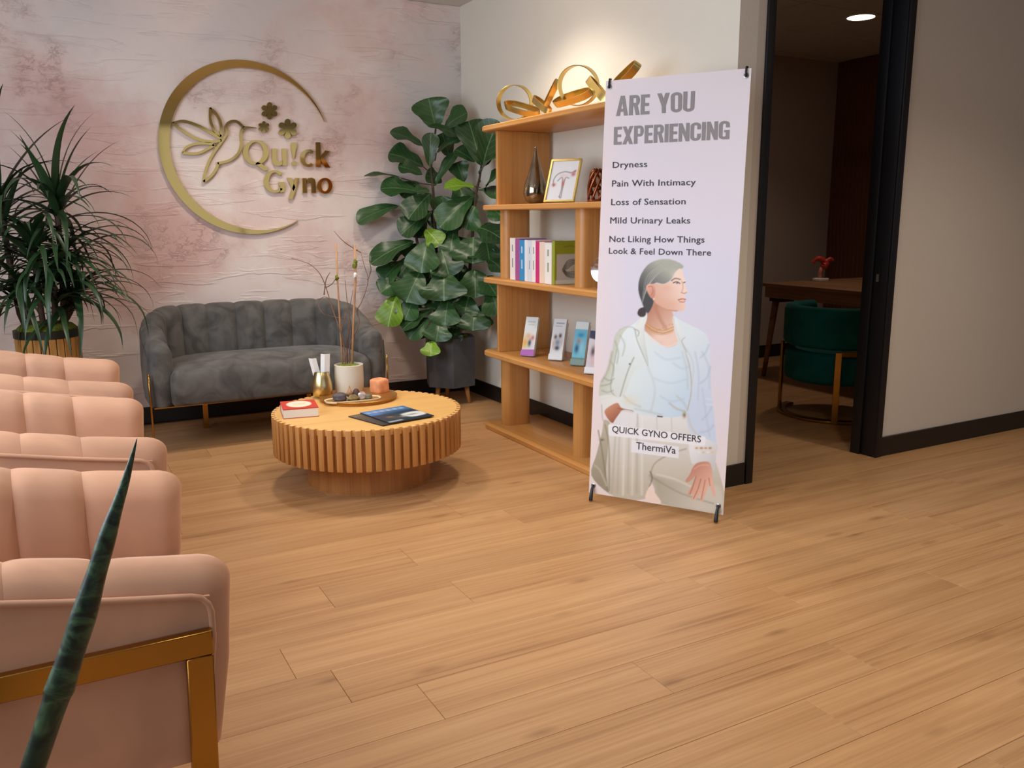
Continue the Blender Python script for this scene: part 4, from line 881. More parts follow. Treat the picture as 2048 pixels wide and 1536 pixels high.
# ------------------------------------------------------------------ third shelf: books
def book(y0, y1, h, d, cover, label, x0=2.2, pages=(236, 230, 218), spine_marks=None, fcol=None):
    t = tag(empty('book', (x0+d/2, (y0+y1)/2, SH[2])), label, 'book', 'books standing on the third shelf'); m = mat('book_cover', cover, .45)
    z0 = SH[2]+.0005
    box('cover', (x0, y0+.0008, z0), (x0+.004, y1-.0008, z0+h), m, t, bev=.001, seg=1, world=True)
    for ya, yb in ((y0+.0008, y0+.0034), (y1-.0034, y1-.0008)): box('cover', (x0+.003, ya, z0), (x0+d, yb, z0+h), m, t, world=True)
    box('page_block', (x0+.004, y0+.0034, z0+.004), (x0+d-.005, y1-.0034, z0+h-.004), mat('book_pages', pages, .8) if 'book_pages' not in bpy.data.materials else bpy.data.materials['book_pages'], t, world=True)
    if spine_marks:
        mm = mat('spine_ink', spine_marks, .6); ym = (y0+y1)/2; w = (y1-y0)*.09
        for k, (za, zb) in enumerate(((.3, .52), (.68, .84))): box('spine_title', (x0-.0006, ym-w, z0+h*za), (x0+.0002, ym+w, z0+h*zb), mm, t, world=True)
    return t
bk_px = [(1020, 1030.5, 476, (238, 232, 230), 'white-spined book at the left end of the row', (150, 150, 156)), (1030.5, 1039, 478, (168, 84, 150), 'mauve-spined book between white and blue spines', None), (1039, 1049, 480, (46, 146, 206), 'bright blue-spined book in the row', (220, 236, 244)), (1049, 1055, 480, (232, 238, 242), 'thin white-spined book right of the blue one', None), (1055, 1063, 481, (222, 226, 236), 'pale grey-white spined book left of the white pair', (160, 164, 180)), (1063, 1071, 481, (240, 238, 238), 'white-spined book left of the magenta one', (150, 150, 160)), (1071, 1078.5, 483, (206, 44, 122), 'magenta-spined book in the middle of the row', None), (1078.5, 1089, 484, (240, 218, 200), 'cream-pink spined book right of the magenta one', None), (1089, 1103, 486, (242, 240, 236), 'white-spined book next to the large green book', (150, 158, 130))]
for xa, xb, yt, colr, lab, mk in bk_px:
    ya, yb = at_x(xa, 562, 2.2).y, at_x(xb, 562, 2.2).y; hh = at_x((xa+xb)/2, yt, 2.2).z-SH[2]
    book(yb, ya, min(.24, hh), .165, colr, lab, spine_marks=mk)
yg = at_x(1103.5, 565, 2.2).y; hg = .212
gb = book(yg-.026, yg-.001, hg, .185, (150, 160, 44), 'large lime green book at the right end, its sketched cover facing out')
def green(U, V):
    c = Canvas(U*100, (1-V)*120); c.put(np.ones(U.shape), (150, 158, 40)); c.poly([(6, 36), (64, 36), (64, 112), (6, 112)], (196, 192, 184), 1, 1, False); c.poly([(2, 108), (98, 108), (98, 119), (2, 119)], (222, 222, 216), 1, .9, False)
    dk = (62, 60, 44)
    for k in range(5): c.line([(24+k*3, 78), (40, 56+k*5), (62, 52+k*3), (84-k*2, 62+k*4), (88-k*5, 80), (66, 100-k*4), (40, 98-k*3), (24+k*2, 80)], 2, dk, .8, 1)
    c.blob(62, 78, 14, 9, (176, 168, 140), .8); c.blob(72, 62, 8, 6, dk, .6); c.line([(28, 16), (50, 14), (76, 18)], 2.5, (110, 116, 30), .7); c.line([(74, 26), (94, 26)], 2.5, (110, 116, 30), .7); return c.rgb
print_panel('cover_print', green, quad((2.2, yg-.0266, SH[2]+.001), (2.384, yg-.0266, SH[2]+.001), (2.384, yg-.0266, SH[2]+hg), (2.2, yg-.0266, SH[2]+hg)), 50, 60, gb)
M_SILV = mat('polished_silver', (200, 202, 206), .12, 1)
c = at_x(1206, 575, 2.26); t = tag(empty('silver_dish', (c.x, c.y, SH[2])), 'round silver disc on a small foot, showing at the banner edge', 'ornament')
lathe('foot', [(0, 0), (.035, 0), (.032, .006), (.008, .012), (.006, .03), (0, .03)], M_SILV, t, n=24)
lathe('disc', [(0, -.006), (.05, -.004), (.062, .002), (.062, .006), (.05, .002), (0, 0)], M_SILV, t, (0, 0, .088), n=36, M=Matrix.Rotation(math.radians(-90), 4, 'Y') @ Matrix.Rotation(.5, 4, 'X'))
# ------------------------------------------------------------------ fourth shelf: leaflet holders
M_ACRY = mat('clear_acrylic', (236, 240, 244), .08, trans=.9)
def leaf_fn(kind):
    def fn(U, V):
        c = Canvas(U*100, (1-V)*220)
        if kind == 0:
            c.put(np.ones(U.shape), (228, 236, 236)); c.line([(22, 28), (80, 28)], 4, (150, 180, 190), .8); c.line([(26, 44), (74, 44)], 4, (170, 196, 200), .8); c.blob(40, 110, 24, 18, (232, 178, 150), .9); c.blob(76, 120, 16, 16, (206, 96, 92), .9); c.blob(18, 150, 30, 40, (238, 176, 80), .9); c.blob(56, 150, 16, 24, (52, 62, 78), .95); c.blob(80, 160, 14, 36, (226, 216, 224), .9); c.poly([(0, 190), (100, 186), (100, 220), (0, 220)], (190, 96, 196), 2, 1, False)
        elif kind == 1:
            c.put(np.ones(U.shape), (224, 230, 234)); c.line([(24, 24), (84, 24)], 5, (120, 130, 150), .8); c.line([(20, 40), (70, 40)], 4, (160, 170, 180), .8)
            for x, y, a, b, q in ((30, 100, 14, 14, (92, 58, 50)), (66, 92, 14, 14, (64, 44, 44)), (50, 130, 30, 26, (120, 130, 150)), (80, 128, 12, 30, (196, 186, 190)), (20, 140, 12, 28, (206, 176, 160)), (52, 160, 22, 14, (44, 46, 60))): c.blob(x, y, a, b, q, .9)
        elif kind == 2:
            c.put(np.ones(U.shape), (120, 196, 220)); c.poly([(0, 0), (100, 0), (100, 40), (0, 40)], (226, 238, 240), 2, 1, False); c.blob(50, 70, 30, 14, (40, 150, 200), .9); c.blob(40, 100, 18, 14, (216, 120, 110), .8); c.blob(30, 140, 20, 26, (40, 70, 120), .9); c.blob(70, 130, 24, 40, (160, 214, 230), .9); c.poly([(0, 186), (100, 186), (100, 220), (0, 220)], (110, 140, 130), 2, 1, False)
        else:
            c.put(np.ones(U.shape), (214, 210, 218)); c.poly([(0, 0), (100, 0), (100, 50), (0, 40)], (64, 62, 92), 2, 1, False); c.blob(50, 110, 22, 30, (80, 64, 70), .9); c.blob(60, 160, 30, 30, (226, 186, 190), .8)
        return c.rgb
    return fn
for k, (pxb, X, w, h, lab, colb) in enumerate((((1054, 715), 2.24, .078, .215, 'leaflet stack with orange and purple cover, leftmost on the fourth shelf', (176, 90, 186)), ((1110, 721), 2.30, .078, .22, 'leaflet stack with people on a pale cover, second on the fourth shelf', (226, 228, 232)), ((1154, 731), 2.31, .075, .225, 'leaflet stack with sky blue cover, third on the fourth shelf', (110, 140, 130)), ((1180, 746), 2.235, .06, .21, 'leaflet stack with dark-topped cover, beside the banner edge', (226, 226, 232)))):
    c = at_z(*pxb, SH[3]); c = Vector((X, at_x(pxb[0], pxb[1], X).y, SH[3]))
    t, b, u, v, n, bx = leaning_frame(tuple(c), (-.82, -.57), w*1.12, h, math.radians(19), None, 'leaflet_holder', lab, 'leaflets', None, group='leaflet holders on the fourth shelf')
    bx('leaflets', -w/2+.003, w/2-.003, .006, h, -.02, .0, M_WHITE)
    print_panel('leaflet_cover', leaf_fn(k), quad(b-u*(w/2-.003)+v*.006+n*.0006, b+u*(w/2-.003)+v*.006+n*.0006, b+u*(w/2-.003)+v*h+n*.0006, b-u*(w/2-.003)+v*h+n*.0006), 30, 60, t)
    bx('holder_back', -w/2, w/2, 0, h*.93, -.024, -.021, M_ACRY); bx('holder_lip', -w/2, w/2, 0, .032, .0025, .0045, mat('holder_band', colb, .4)); bx('holder_floor', -w/2, w/2, 0, .004, -.024, .0045, M_ACRY)
    bs = Vector((b.x, b.y, SH[3])); f2 = Vector((n.x, n.y, 0)).normalized(); e0 = b+v*(h*.7)-n*.025; e1 = bs-f2*.10+EZ*.003
    ribbon('holder_strut', [e0, e0.lerp(e1, .5), e1], u, w*.6, .003, M_ACRY, t, closed=False)
# ------------------------------------------------------------------ on the coffee table
z = TZ+.0005
tr = Vector((1.285, 3.885, z)); tray = tag(empty('serving_tray', tr), 'round brass serving tray on the coffee table', 'tray')
M_TRAY = mat('aged_brass_tray', (182, 134, 70), .38, .8, var=.15)
lathe('tray_plate', [(0, 0), (.178, 0), (.18, .003), (.18, .006), (0, .006)], M_TRAY, tray, n=64); lathe('tray_rim', [(.174, .006), (.1795, .006), (.186, .017), (.184, .0185), (.181, .017)], M_TRAY, tray, n=64)
zt = z+.0065
def onp(px, py, zz): return at_z(px, py, zz)
# tissue vase
c = onp(645, 792, zt); tv = tag(empty('tissue_vase', (c.x, c.y, zt)), 'gold tapered vase holding folded white tissues', 'vase')
lathe('vase_body', [(0, 0), (.036, 0), (.044, .006), (.051, .03), (.049, .06), (.042, .09), (.034, .118), (.031, .122), (.03, .118), (.038, .09), (.044, .06), (.0, .05)], mat('champagne_gold', (218, 200, 146), .28, 1), tv, n=40, sharp=70)
for dx, an, hh, w in ((-.014, -.22, .185, .036), (.012, .06, .205, .044)):
    V, F = [], []
    for i in range(7):
        s = i/6; zz = .06+(hh-.06)*s; off = dx+math.sin(an)*(zz-.06)
        for j in range(5): x = (j/4-.5)*w; V.append(EH*(off+x)+EF*(.006*math.cos(j*1.6)+dx*.3)+EZ*zz)
    n_ = len(V); V += [p+EF*.005 for p in V]
    for i in range(6):
        for j in range(4):
            a = i*5+j; F += [(a, a+1, a+6, a+5), (n_+a+5, n_+a+6, n_+a+1, n_+a)]
    edge = [j for j in range(5)]+[i*5+4 for i in range(1, 7)]+[30+j for j in range(3, -1, -1)]+[i*5 for i in range(5, 0, -1)]
    F += [(edge[k], n_+edge[k], n_+edge[(k+1) % len(edge)], edge[(k+1) % len(edge)]) for k in range(len(edge))]
    mesh('tissue', V, F, M_WHITE, tv, True, sharp=50)
# twig pot
c = onp(697, 788, zt); c += EF*.035; pt = tag(empty('twig_pot', (c.x, c.y, zt)), 'cream ceramic pot with bare orchid stakes and curling twigs on the tray', 'plant')
lathe('pot', [(0, 0), (.064, 0), (.069, .006), (.071, .07), (.07, .142), (.066, .144), (.064, .138), (.064, .12), (0, .12)], M_CERAM, pt, n=48, sharp=50)
pillow('moss', [(.063*math.cos(a), .063*math.sin(a)) for a in [2*math.pi*i/28 for i in range(28)]], [(.12, .0), (.132, .0)], M_MOSS, pt, .012)
M_STAKE = mat('bamboo_stake', (178, 132, 92), .6, var=.2, vscale=20); M_TWIG = mat('dry_twig', (120, 88, 66), .8, var=.3, vscale=30)
D0 = (Vector((c.x, c.y, zt))-CAM).dot(_f)
def tw(px, py, dd=0): return at_d(px, py, D0+dd)
for P, r, m, nm in (([(686, 735), (680, 650), (675, 560), (672, 488)], .0045, M_STAKE, 'stake'), ([(704, 735), (707, 640), (711, 560), (710, 490)], .0055, M_STAKE, 'stake')): tube(nm, [tw(*p) for p in P], r, m, pt, 8, world=True)
twigs = [([(690, 735), (688, 690), (676, 650), (664, 615), (652, 575), (640, 548), (622, 530), (602, 522), (582, 516)], -.01), ([(696, 735), (694, 690), (698, 660), (692, 640), (670, 634), (648, 628), (637, 612), (640, 598), (656, 596), (674, 628)], .02), ([(700, 735), (700, 690), (712, 664), (718, 640), (714, 622), (722, 606), (732, 580), (736, 556), (728, 530), (722, 505)], .01), ([(694, 735), (690, 700), (682, 668), (688, 640), (700, 610), (706, 580)], -.02), ([(706, 735), (704, 680), (700, 640), (694, 600), (690, 560)], .025), ([(652, 575), (664, 568), (672, 556)], -.01), ([(648, 590), (652, 560), (660, 545)], -.015), ([(735, 560), (742, 540), (738, 520)], .01), ([(722, 505), (700, 492), (684, 480), (668, 462)], .012)]
for P, dd in twigs:
    Q = smoothpath([tw(x, y, dd+.012*math.sin(i*2.1)) for i, (x, y) in enumerate(P)], 4); N = len(Q); tube('twig', Q, [.0032*(1-.65*i/N) for i in range(N)], M_TWIG, pt, 6, world=True)
for x, y, m, s in ((674, 556, M_MOSS, .010), (710, 532, M_MOSS, .012), (711, 524, M_MOSS, .010), (711, 551, M_WHITE, .010)):
    bm_ = bmesh.new(); bmesh.ops.create_icosphere(bm_, subdivisions=2, radius=s); p = tw(x, y, -.004); V = [Vector((w.co.x, w.co.y, w.co.z*1.3))*(1+.25*math.sin(w.co.x*900+w.co.z*700))+p for w in bm_.verts]; bm_.verts.index_update(); F = [[w.index for w in f.verts] for f in bm_.faces]; bm_.free()
    mesh('stake_clip', V, F, m, pt, True, world=True)
# candle cube
c = onp(758, 789, zt); c += EF*.02
cd = tag(empty('salt_candle', (c.x, c.y, zt), .35), 'peach salt-stone candle holder cube at the right of the tray', 'candle holder')
bm_ = bmesh.new(); bmesh.ops.create_cube(bm_, size=1); bmesh.ops.subdivide_edges(bm_, edges=list(bm_.edges), cuts=5, use_grid_fill=True)
for v in bm_.verts:
    q = Vector(v.co)*2; l = (abs(q.x)**6+abs(q.y)**6+abs(q.z)**6)**(1/6); q = q/l*(1+.02*math.sin(9*q.x+5*q.z)*math.cos(7*q.y)); v.co = Vector((q.x*.037, q.y*.037, q.z*.038+.039))
    if abs(v.co.x) < .018 and abs(v.co.y) < .018 and v.co.z > .07: v.co.z -= .02
bm_.verts.index_update(); V = [v.co.copy() for v in bm_.verts]; F = [[v.index for v in f.verts] for f in bm_.faces]; bm_.free()
m_salt = mat('peach_salt_stone', (240, 160, 112), .55, var=.18, vscale=30); m_salt.node_tree.nodes['Principled BSDF'].inputs['Subsurface Weight'].default_value = .3; m_salt.node_tree.nodes['Principled BSDF'].inputs['Subsurface Radius'].default_value = (.03, .012, .006)
mesh('salt_block', V, F, m_salt, cd, True); lathe('tea_light', [(0, .052), (.015, .052), (.015, .06), (0, .06)], M_WHITE, cd, n=20)
# cream dish with shells and stones
zd = zt
dc = onp(706, 803, zt); ds = tag(empty('shell_dish', (dc.x, dc.y, zd)), 'shallow cream dish of shells and stones at the front of the tray', 'dish')
ua = (onp(763, 797, zt)-onp(650, 806, zt)); ua.z = 0; La = ua.length; ua.normalize(); va = Vector((-ua.y, ua.x, 0))
def dpt(a, b, zz=0): return Vector((dc.x, dc.y, zd))+ua*a+va*b+EZ*zz
out = [(.5*La*math.copysign(abs(math.cos(t_))**.7, math.cos(t_)), .055*math.copysign(abs(math.sin(t_))**.7, math.sin(t_))) for t_ in [2*math.pi*i/36 for i in range(36)]]
V, F = [], []
for sc_, zz in ((.8, 0), (.95, .004), (1, .014), (.97, .015), (.9, .007), (.5, .006)): V += [dpt(a*sc_, b*sc_, zz) for a, b in out]
for k in range(5): F += [(k*36+i, k*36+(i+1) % 36, k*36+36+(i+1) % 36, k*36+36+i) for i in range(36)]
F.append(list(range(36))[::-1]); F.append([180+i for i in range(36)]); mesh('dish_body', V, F, mat('cream_stoneware', (228, 208, 164), .5), ds, True, world=True)
def stone(name, lab, cat, a, b, rx, ry, rz, colr, seed, rough=.6, dz=.007, point=0):
    random.seed(seed); ph = [random.random()*6 for _ in range(6)]; p = dpt(a, b, dz)
    o = tag(empty(name, p), lab, cat, 'shells and stones in the cream dish'); bm_ = bmesh.new(); bmesh.ops.create_icosphere(bm_, subdivisions=3, radius=1); V = []
    for w in bm_.verts:
        q = w.co; k = 1+.12*math.sin(3*q.x+ph[0])+.1*math.sin(4*q.y+ph[1])+.1*math.sin(5*q.z+ph[2]); tz = max(0, q.z)**2*point; V.append(Vector((q.x*rx*k*(1-tz*.8), q.y*ry*k*(1-tz*.8), (q.z*k*(1+tz)+.9)*rz)))
    bm_.verts.index_update(); F = [[w.index for w in f.verts] for f in bm_.faces]; bm_.free(); mz = min(v.z for v in V); V = [v-EZ*mz for v in V]
    mesh(name+'_body', V, F, mat(name+'_surface', colr, rough, var=.45, vscale=45), o, True)
_st = stone
def stone(n_, l_, c_, a, b, rx, ry, rz, *k, **kw): _st(n_, l_, c_, a, b, rx*1.2, ry*1.2, rz*1.25, *k, **kw)
stone('geode', 'dark speckled geode half at the left of the dish', 'stone', -.062, -.002, .032, .022, .015, (92, 84, 88), 1)
stone('shell', 'pointed amber shell standing mid-dish', 'shell', -.012, .014, .011, .011, .02, (176, 132, 96), 2, point=1)
stone('tumbled_stone', 'olive tumbled stone at the front of the dish', 'stone', -.004, -.02, .026, .016, .011, (140, 122, 78), 3)
stone('dark_shell', 'dark brown striped shell behind the white one', 'shell', .02, .016, .018, .014, .017, (82, 54, 44), 4)
stone('white_shell', 'white ridged shell near the middle of the dish', 'shell', .042, .0, .016, .013, .014, (226, 212, 206), 5)
stone('rose_stone', 'pale rose stone at the back of the dish', 'stone', .046, .03, .02, .016, .015, (216, 172, 156), 6)
stone('green_stone', 'mottled grey green pebble at the right of the dish', 'stone', .074, -.012, .015, .012, .009, (120, 116, 92), 7)
for a, b in ((-.012, .014),): pass
random.seed(11)
# red book
A, B = at_z(567, 838, z), at_z(638, 832.5, z); A.z = B.z = z; ub = (B-A); Lb = ub.length; ub.normalize(); vb = Vector((-ub.y, ub.x, 0)); db = .175; hb = .038
rb = tag(empty('red_book', (A+B)/2+vb*db/2), 'thick paperback with red cover and pale oval at the left of the table', 'book')
q3 = lambda a, b, zz: A+ub*a+vb*b+EZ*zz
def bxs(nm, a0, a1, b0, b1, z0, z1, m, par): return mesh(nm, [q3(a, b, zz) for zz in (z0, z1) for a, b in ((a0, b0), (a1, b0), (a1, b1), (a0, b1))], [(3, 2, 1, 0), (4, 5, 6, 7), (0, 1, 5, 4), (1, 2, 6, 5), (2, 3, 7, 6), (3, 0, 4, 7)], m, par, world=True)
m_red = mat('red_cover', (196, 60, 48), .4)
bxs('page_block', .002, Lb-.002, .001, db-.004, .002, hb, mat('paper_edge', (228, 222, 212), .8), rb); bxs('back_cover', 0, Lb, 0, db, 0, .002, m_red, rb); bxs('front_cover', 0, Lb, 0, db, hb, hb+.003, m_red, rb); bxs('spine', 0, Lb, db-.003, db, .002, hb, m_red, rb)
def redfn(U, V):
    c = Canvas(U*100, (1-V)*100); c.put(np.ones(U.shape), (206, 66, 52)); c.poly([(14+36*(1+math.cos(t_)), 8+38*(1+math.sin(t_))) for t_ in [2*math.pi*i/20 for i in range(20)]], (250, 232, 206), 2); c.line([(34, 40), (68, 40)], 4, (216, 160, 120), .8); c.line([(38, 52), (62, 52)], 3, (216, 170, 130), .8); return c.rgb
print_panel('cover_print', redfn, quad(q3(0, 0, hb+.0035), q3(Lb, 0, hb+.0035), q3(Lb, db, hb+.0035), q3(0, db, hb+.0035)), 40, 40, rb)
# magazines
def magazine(pA, pB, z0, depth, fn, label, th=.004):
    A, B = at_z(*pA, z0), at_z(*pB, z0); A.z = B.z = z0; u = (B-A); L = u.length; u.normalize(); v = Vector((-u.y, u.x, 0))
    o = tag(empty('magazine', (A+B)/2+v*depth/2), label, 'magazine', 'magazines on the coffee table'); P = lambda a, b, zz: A+u*a+v*b+EZ*zz
    mesh('pages', [P(a, b, zz) for zz in (0, th) for a, b in ((0, 0), (L, 0), (L, depth), (0, depth))], [(3, 2, 1, 0), (4, 5, 6, 7), (0, 1, 5, 4), (1, 2, 6, 5), (2, 3, 7, 6), (3, 0, 4, 7)], M_WHITE if th > .0045 else M_DARK, o, world=True)
    print_panel('cover_print', fn, quad(P(0, 0, th+.0004), P(L, 0, th+.0004), P(L, depth, th+.0004), P(0, depth, th+.0004)), 60, 60, o, material=vcol('glossy_print', .3) if 'glossy_print' not in bpy.data.materials else bpy.data.materials['glossy_print'])
def mag1(U, V):
    c = Canvas(U*100, (1-V)*100); c.put(np.ones(U.shape), ((0, 0), (104, 88, 74), (0, 100), (66, 62, 60))); c.blob(40, 60, 30, 20, (58, 66, 78), .8); c.blob(60, 90, 20, 8, (196, 160, 130), .7); c.line([(8, 12), (80, 10)], 6, (150, 130, 108), .5); return c.rgb
def mag2(U, V):
    c = Canvas(U*100, (1-V)*100); c.put(np.ones(U.shape), ((0, 0), (76, 130, 198), (0, 60), (44, 58, 76)))
    for k in range(6): c.blob(10+k*15, 14, 8, 8, (206, 226, 244), .8)
    c.blob(14, 30, 20, 14, (90, 150, 226), .8); c.line([(2, 46), (60, 44), (98, 40)], 16, (40, 56, 78), .9, 5); c.poly([(54, 56), (96, 52), (98, 80), (60, 84)], (232, 234, 232), 3); c.blob(74, 68, 14, 4, (70, 72, 80), .7); c.blob(34, 70, 24, 14, (96, 82, 80), .8); c.blob(26, 62, 8, 5, (226, 150, 70), .7); c.blob(50, 72, 8, 6, (212, 200, 190), .7); c.line([(4, 94), (30, 92)], 7, (226, 226, 226), .8, 3); c.line([(40, 92), (96, 90)], 6, (40, 52, 66), .9, 3); return c.rgb
magazine((766, 853), (845, 836), z, .25, mag1, 'grey-brown magazine lying under the blue one on the table')
magazine((780, 848), (868, 832.5), z+.0048, .255, mag2, 'magazine with blue sky cover lying on top, at the front of the table')
# ------------------------------------------------------------------ fiddle-leaf fig
PC = Vector((2.27, 4.97, 0)); DP = (PC+Vector((0, 0, 1))-CAM).dot(_f)
fg = tag(empty('fiddle_leaf_fig', (PC.x, PC.y, 0)), 'tall fiddle-leaf fig in the corner between loveseat and bookcase', 'plant')
pr = .172; ang0 = math.atan2(-PC.y, -PC.x)
hexo = lambda r: [(r*math.cos(ang0+.12+k*math.pi/3), r*math.sin(ang0+.12+k*math.pi/3)) for k in range(6)]
V, F = [], []
pz0, pz1 = .12, .435
for r, zz in ((pr*.985, pz0), (pr, pz1), (pr-.014, pz1), (pr-.02, pz1-.05)): V += [(x, y, zz) for x, y in hexo(r)]
for k in range(3): F += [(k*6+i, k*6+(i+1) % 6, k*6+6+(i+1) % 6, k*6+6+i) for i in range(6)]
F += [list(range(6))[::-1], [18+i for i in range(6)]]
pot = mesh('planter', V, F, M_CONC, fg)
for k in range(3):
    a = ang0+.12+math.pi/6+.6+k*2*math.pi/3; x, y = .105*math.cos(a), .105*math.sin(a); tube('planter_leg', [(x, y, pz0), (x*1.2, y*1.2, 0)], [.017, .011], M_SHELFZ, pot, 10)
a = math.atan2(4.82-PC.y, 2.278-PC.x)
random.seed(5)
for k in range(46):
    r_, a_ = pr*.78*math.sqrt(random.random()), random.random()*6.283; s = .014+.012*random.random(); V, F = tube_vf([(0, 0, -s*.8), (0, 0, -s*.5), (0, 0, 0), (0, 0, s*.5), (0, 0, s*.8)], [s*.3, s*.8, s, s*.75, s*.25], 7)
    o = mesh('moss_pebble', [Vector((v.x*1.15, v.y, v.z*.8))+Vector((r_*math.cos(a_), r_*math.sin(a_), pz1-.03+s*.5)) for v in V], F, M_MOSS, pot, True)
mesh('soil', [(x, y, zz) for zz in (pz1-.06, pz1-.03) for x, y in hexo(pr-.018)], [list(range(6))[::-1], list(range(6, 12))]+[(i, (i+1) % 6, 6+(i+1) % 6, 6+i) for i in range(6)], M_DARK, pot)
FIG_W = [(0, .03), (.05, .2), (.14, .4), (.25, .53), (.36, .6), (.48, .72), (.6, .9), (.72, 1.0), (.82, .97), (.89, .84), (.94, .66), (.975, .44), (.993, .22), (1, .02)]
def prof(T, t):
    for (a, b), (c, d) in zip(T, T[1:]):
        if t <= c: q = (t-a)/(c-a); return b+(d-b)*q
    return T[-1][1]
def leaf(name, base, tip, hw, nrm, parent, m, fold=.18, curl=.15, wave=.06, nl=12, nw=6, T=FIG_W, seed=0):
    base, tip = Vector(base), Vector(tip); u = tip-base; L = u.length; u.normalize(); n = Vector(nrm); n = (n-u*n.dot(u)).normalized(); s = u.cross(n); V, F, UV = [], [], []
    ts = [q[0] for q in T]; nl = len(ts)-1
    for i in range(nl+1):
        t = ts[i]; w = hw*prof(T, t); c = base+u*(L*t)+n*(curl*L*(4*t*(1-t))*.5-curl*L*t*t*.35)
        for j in range(nw+1):
            q = j/nw*2-1; V.append(c+s*(w*q)+n*(fold*w*abs(q)-wave*w*math.sin(t*11+q*2.2+seed)*abs(q)*1.5)); UV.append((q*w/hw, t))
    for i in range(nl):
        for j in range(nw): a = i*(nw+1)+j; F.append((a, a+1, a+nw+2, a+nw+1))
    return mesh(name, V, F, m, parent, True, True, uv=UV)
def figpt(x, y, dd):
    p = at_d(680+x/2.743, 160+y/2.743, DP+dd); k = min(1, (XA-.115)/p.x, (YB-.06)/p.y); return CAM+(p-CAM)*k
FIGL = [ # base x,y  tip x,y  half-width(px)  depth  tone  facing(0 camera .. 1 up)
 (525, 265, 485, 98, 78, -.02, 0, .1), (575, 265, 695, 178, 58, 0, 0, .2), (452, 362, 276, 280, 46, -.05, 0, .5), (492, 475, 500, 288, 36, -.10, 0, .1), (528, 402, 692, 300, 34, -.06, 0, .6), (480, 252, 680, 318, 42, -.04, 0, .6),
 (460, 478, 268, 398, 62, .02, 0, .4), (452, 520, 320, 470, 40, -.04, 0, .5), (335, 538, 132, 522, 24, .0, 0, .9), (425, 612, 222, 590, 56, -.02, 0, .3), (498, 622, 372, 760, 66, -.06, 0, .2), (322, 690, 92, 775, 46, .02, 0, .4),
 (505, 722, 332, 845, 56, -.03, 0, .25), (520, 582, 636, 396, 26, .03, 0, .5), (490, 606, 420, 612, 32, -.10, 1, .3), (745, 588, 572, 588, 46, -.10, 2, .6), (725, 642, 545, 805, 66, -.05, 0, .25), (775, 470, 705, 218, 66, -.02, 0, .1), (785, 470, 862, 226, 66, .0, 0, .1),
 (740, 452, 632, 378, 34, -.06, 0, .4), (765, 520, 880, 400, 36, -.06, 0, .5), (762, 602, 892, 640, 40, -.02, 0, .5), (560, 790, 566, 636, 52, .04, 0, .2), (742, 690, 690, 818, 62, .0, 0, .2), (762, 812, 905, 880, 64, .0, 0, .3), (732, 862, 728, 1005, 96, -.08, 0, .12),
 (622, 842, 606, 945, 54, -.04, 0, .1), (470, 820, 550, 905, 46, -.04, 1, .2), (405, 885, 166, 1002, 58, -.03, 0, .35), (482, 880, 444, 1056, 78, -.08, 0, .1), (556, 930, 600, 1078, 72, -.09, 0, .1), (335, 1000, 228, 1100, 50, .03, 0, .3), (440, 1050, 362, 1218, 80, -.07, 0, .1), (572, 1062, 570, 1210, 100, -.12, 0, .12), (738, 1040, 744, 1192, 84, -.08, 1, .12),
 (330, 1095, 222, 1165, 54, .0, 0, .2), (312, 1175, 262, 1352, 62, -.04, 2, .1), (412, 1195, 356, 1316, 56, -.05, 0, .1), (556, 1180, 552, 1268, 58, -.03, 0, .1), (592, 1215, 574, 1352, 66, -.09, 0, .08), (706, 1185, 680, 1298, 62, -.05, 0, .1), (506, 1262, 338, 1366, 42, -.06, 0, .4), (486, 1305, 378, 1418, 46, -.07, 1, .2), (546, 1325, 528, 1434, 62, -.11, 0, .05), (742, 1262, 728, 1374, 78, -.08, 0, .1),
 (505, 1432, 496, 1514, 42, -.14, 1, .0), (826, 1140, 872, 1290, 60, .0, 0, .2), (815, 985, 900, 1050, 46, .03, 0, .3), (640, 550, 700, 712, 58, .06, 0, .2), (620, 692, 495, 800, 50, .08, 0, .3), (700, 905, 790, 960, 60, -.02, 0, .2), (400, 820, 470, 700, 50, .10, 0, .3), (820, 700, 900, 760, 50, .04, 0, .3),
 (600, 420, 560, 290, 48, .06, 0, .2), (430, 560, 340, 640, 50, .07, 0, .3), (680, 560, 640, 450, 44, .08, 0, .2), (560, 560, 470, 520, 40, .07, 0, .3), (800, 600, 860, 520, 46, .06, 0, .3), (460, 760, 400, 860, 54, .05, 0, .2), (640, 780, 560, 860, 58, .05, 0, .2), (350, 930, 250, 960, 46, .06, 0, .3), (800, 880, 820, 990, 60, .04, 0, .2), (430, 1330, 440, 1420, 44, .0, 0, .2), (620, 1360, 610, 1440, 48, .0, 0, .2), (480, 1010, 520, 1130, 62, .04, 0, .2), (660, 1000, 640, 1130, 66, .04, 0, .2), (640, 1130, 620, 1250, 66, .05, 0, .2), (780, 1080, 860, 1180, 60, .05, 0, .2), (460, 1130, 480, 1250, 60, .05, 0, .2), (660, 1270, 640, 1370, 60, .04, 0, .2), (400, 980, 320, 1080, 56, .06, 0, .3), (600, 860, 680, 960, 60, .05, 0, .2), (800, 1230, 780, 1330, 54, .05, 0, .2), (440, 900, 380, 990, 54, .07, 0, .3), (560, 720, 640, 830, 54, .10, 0, .3)]
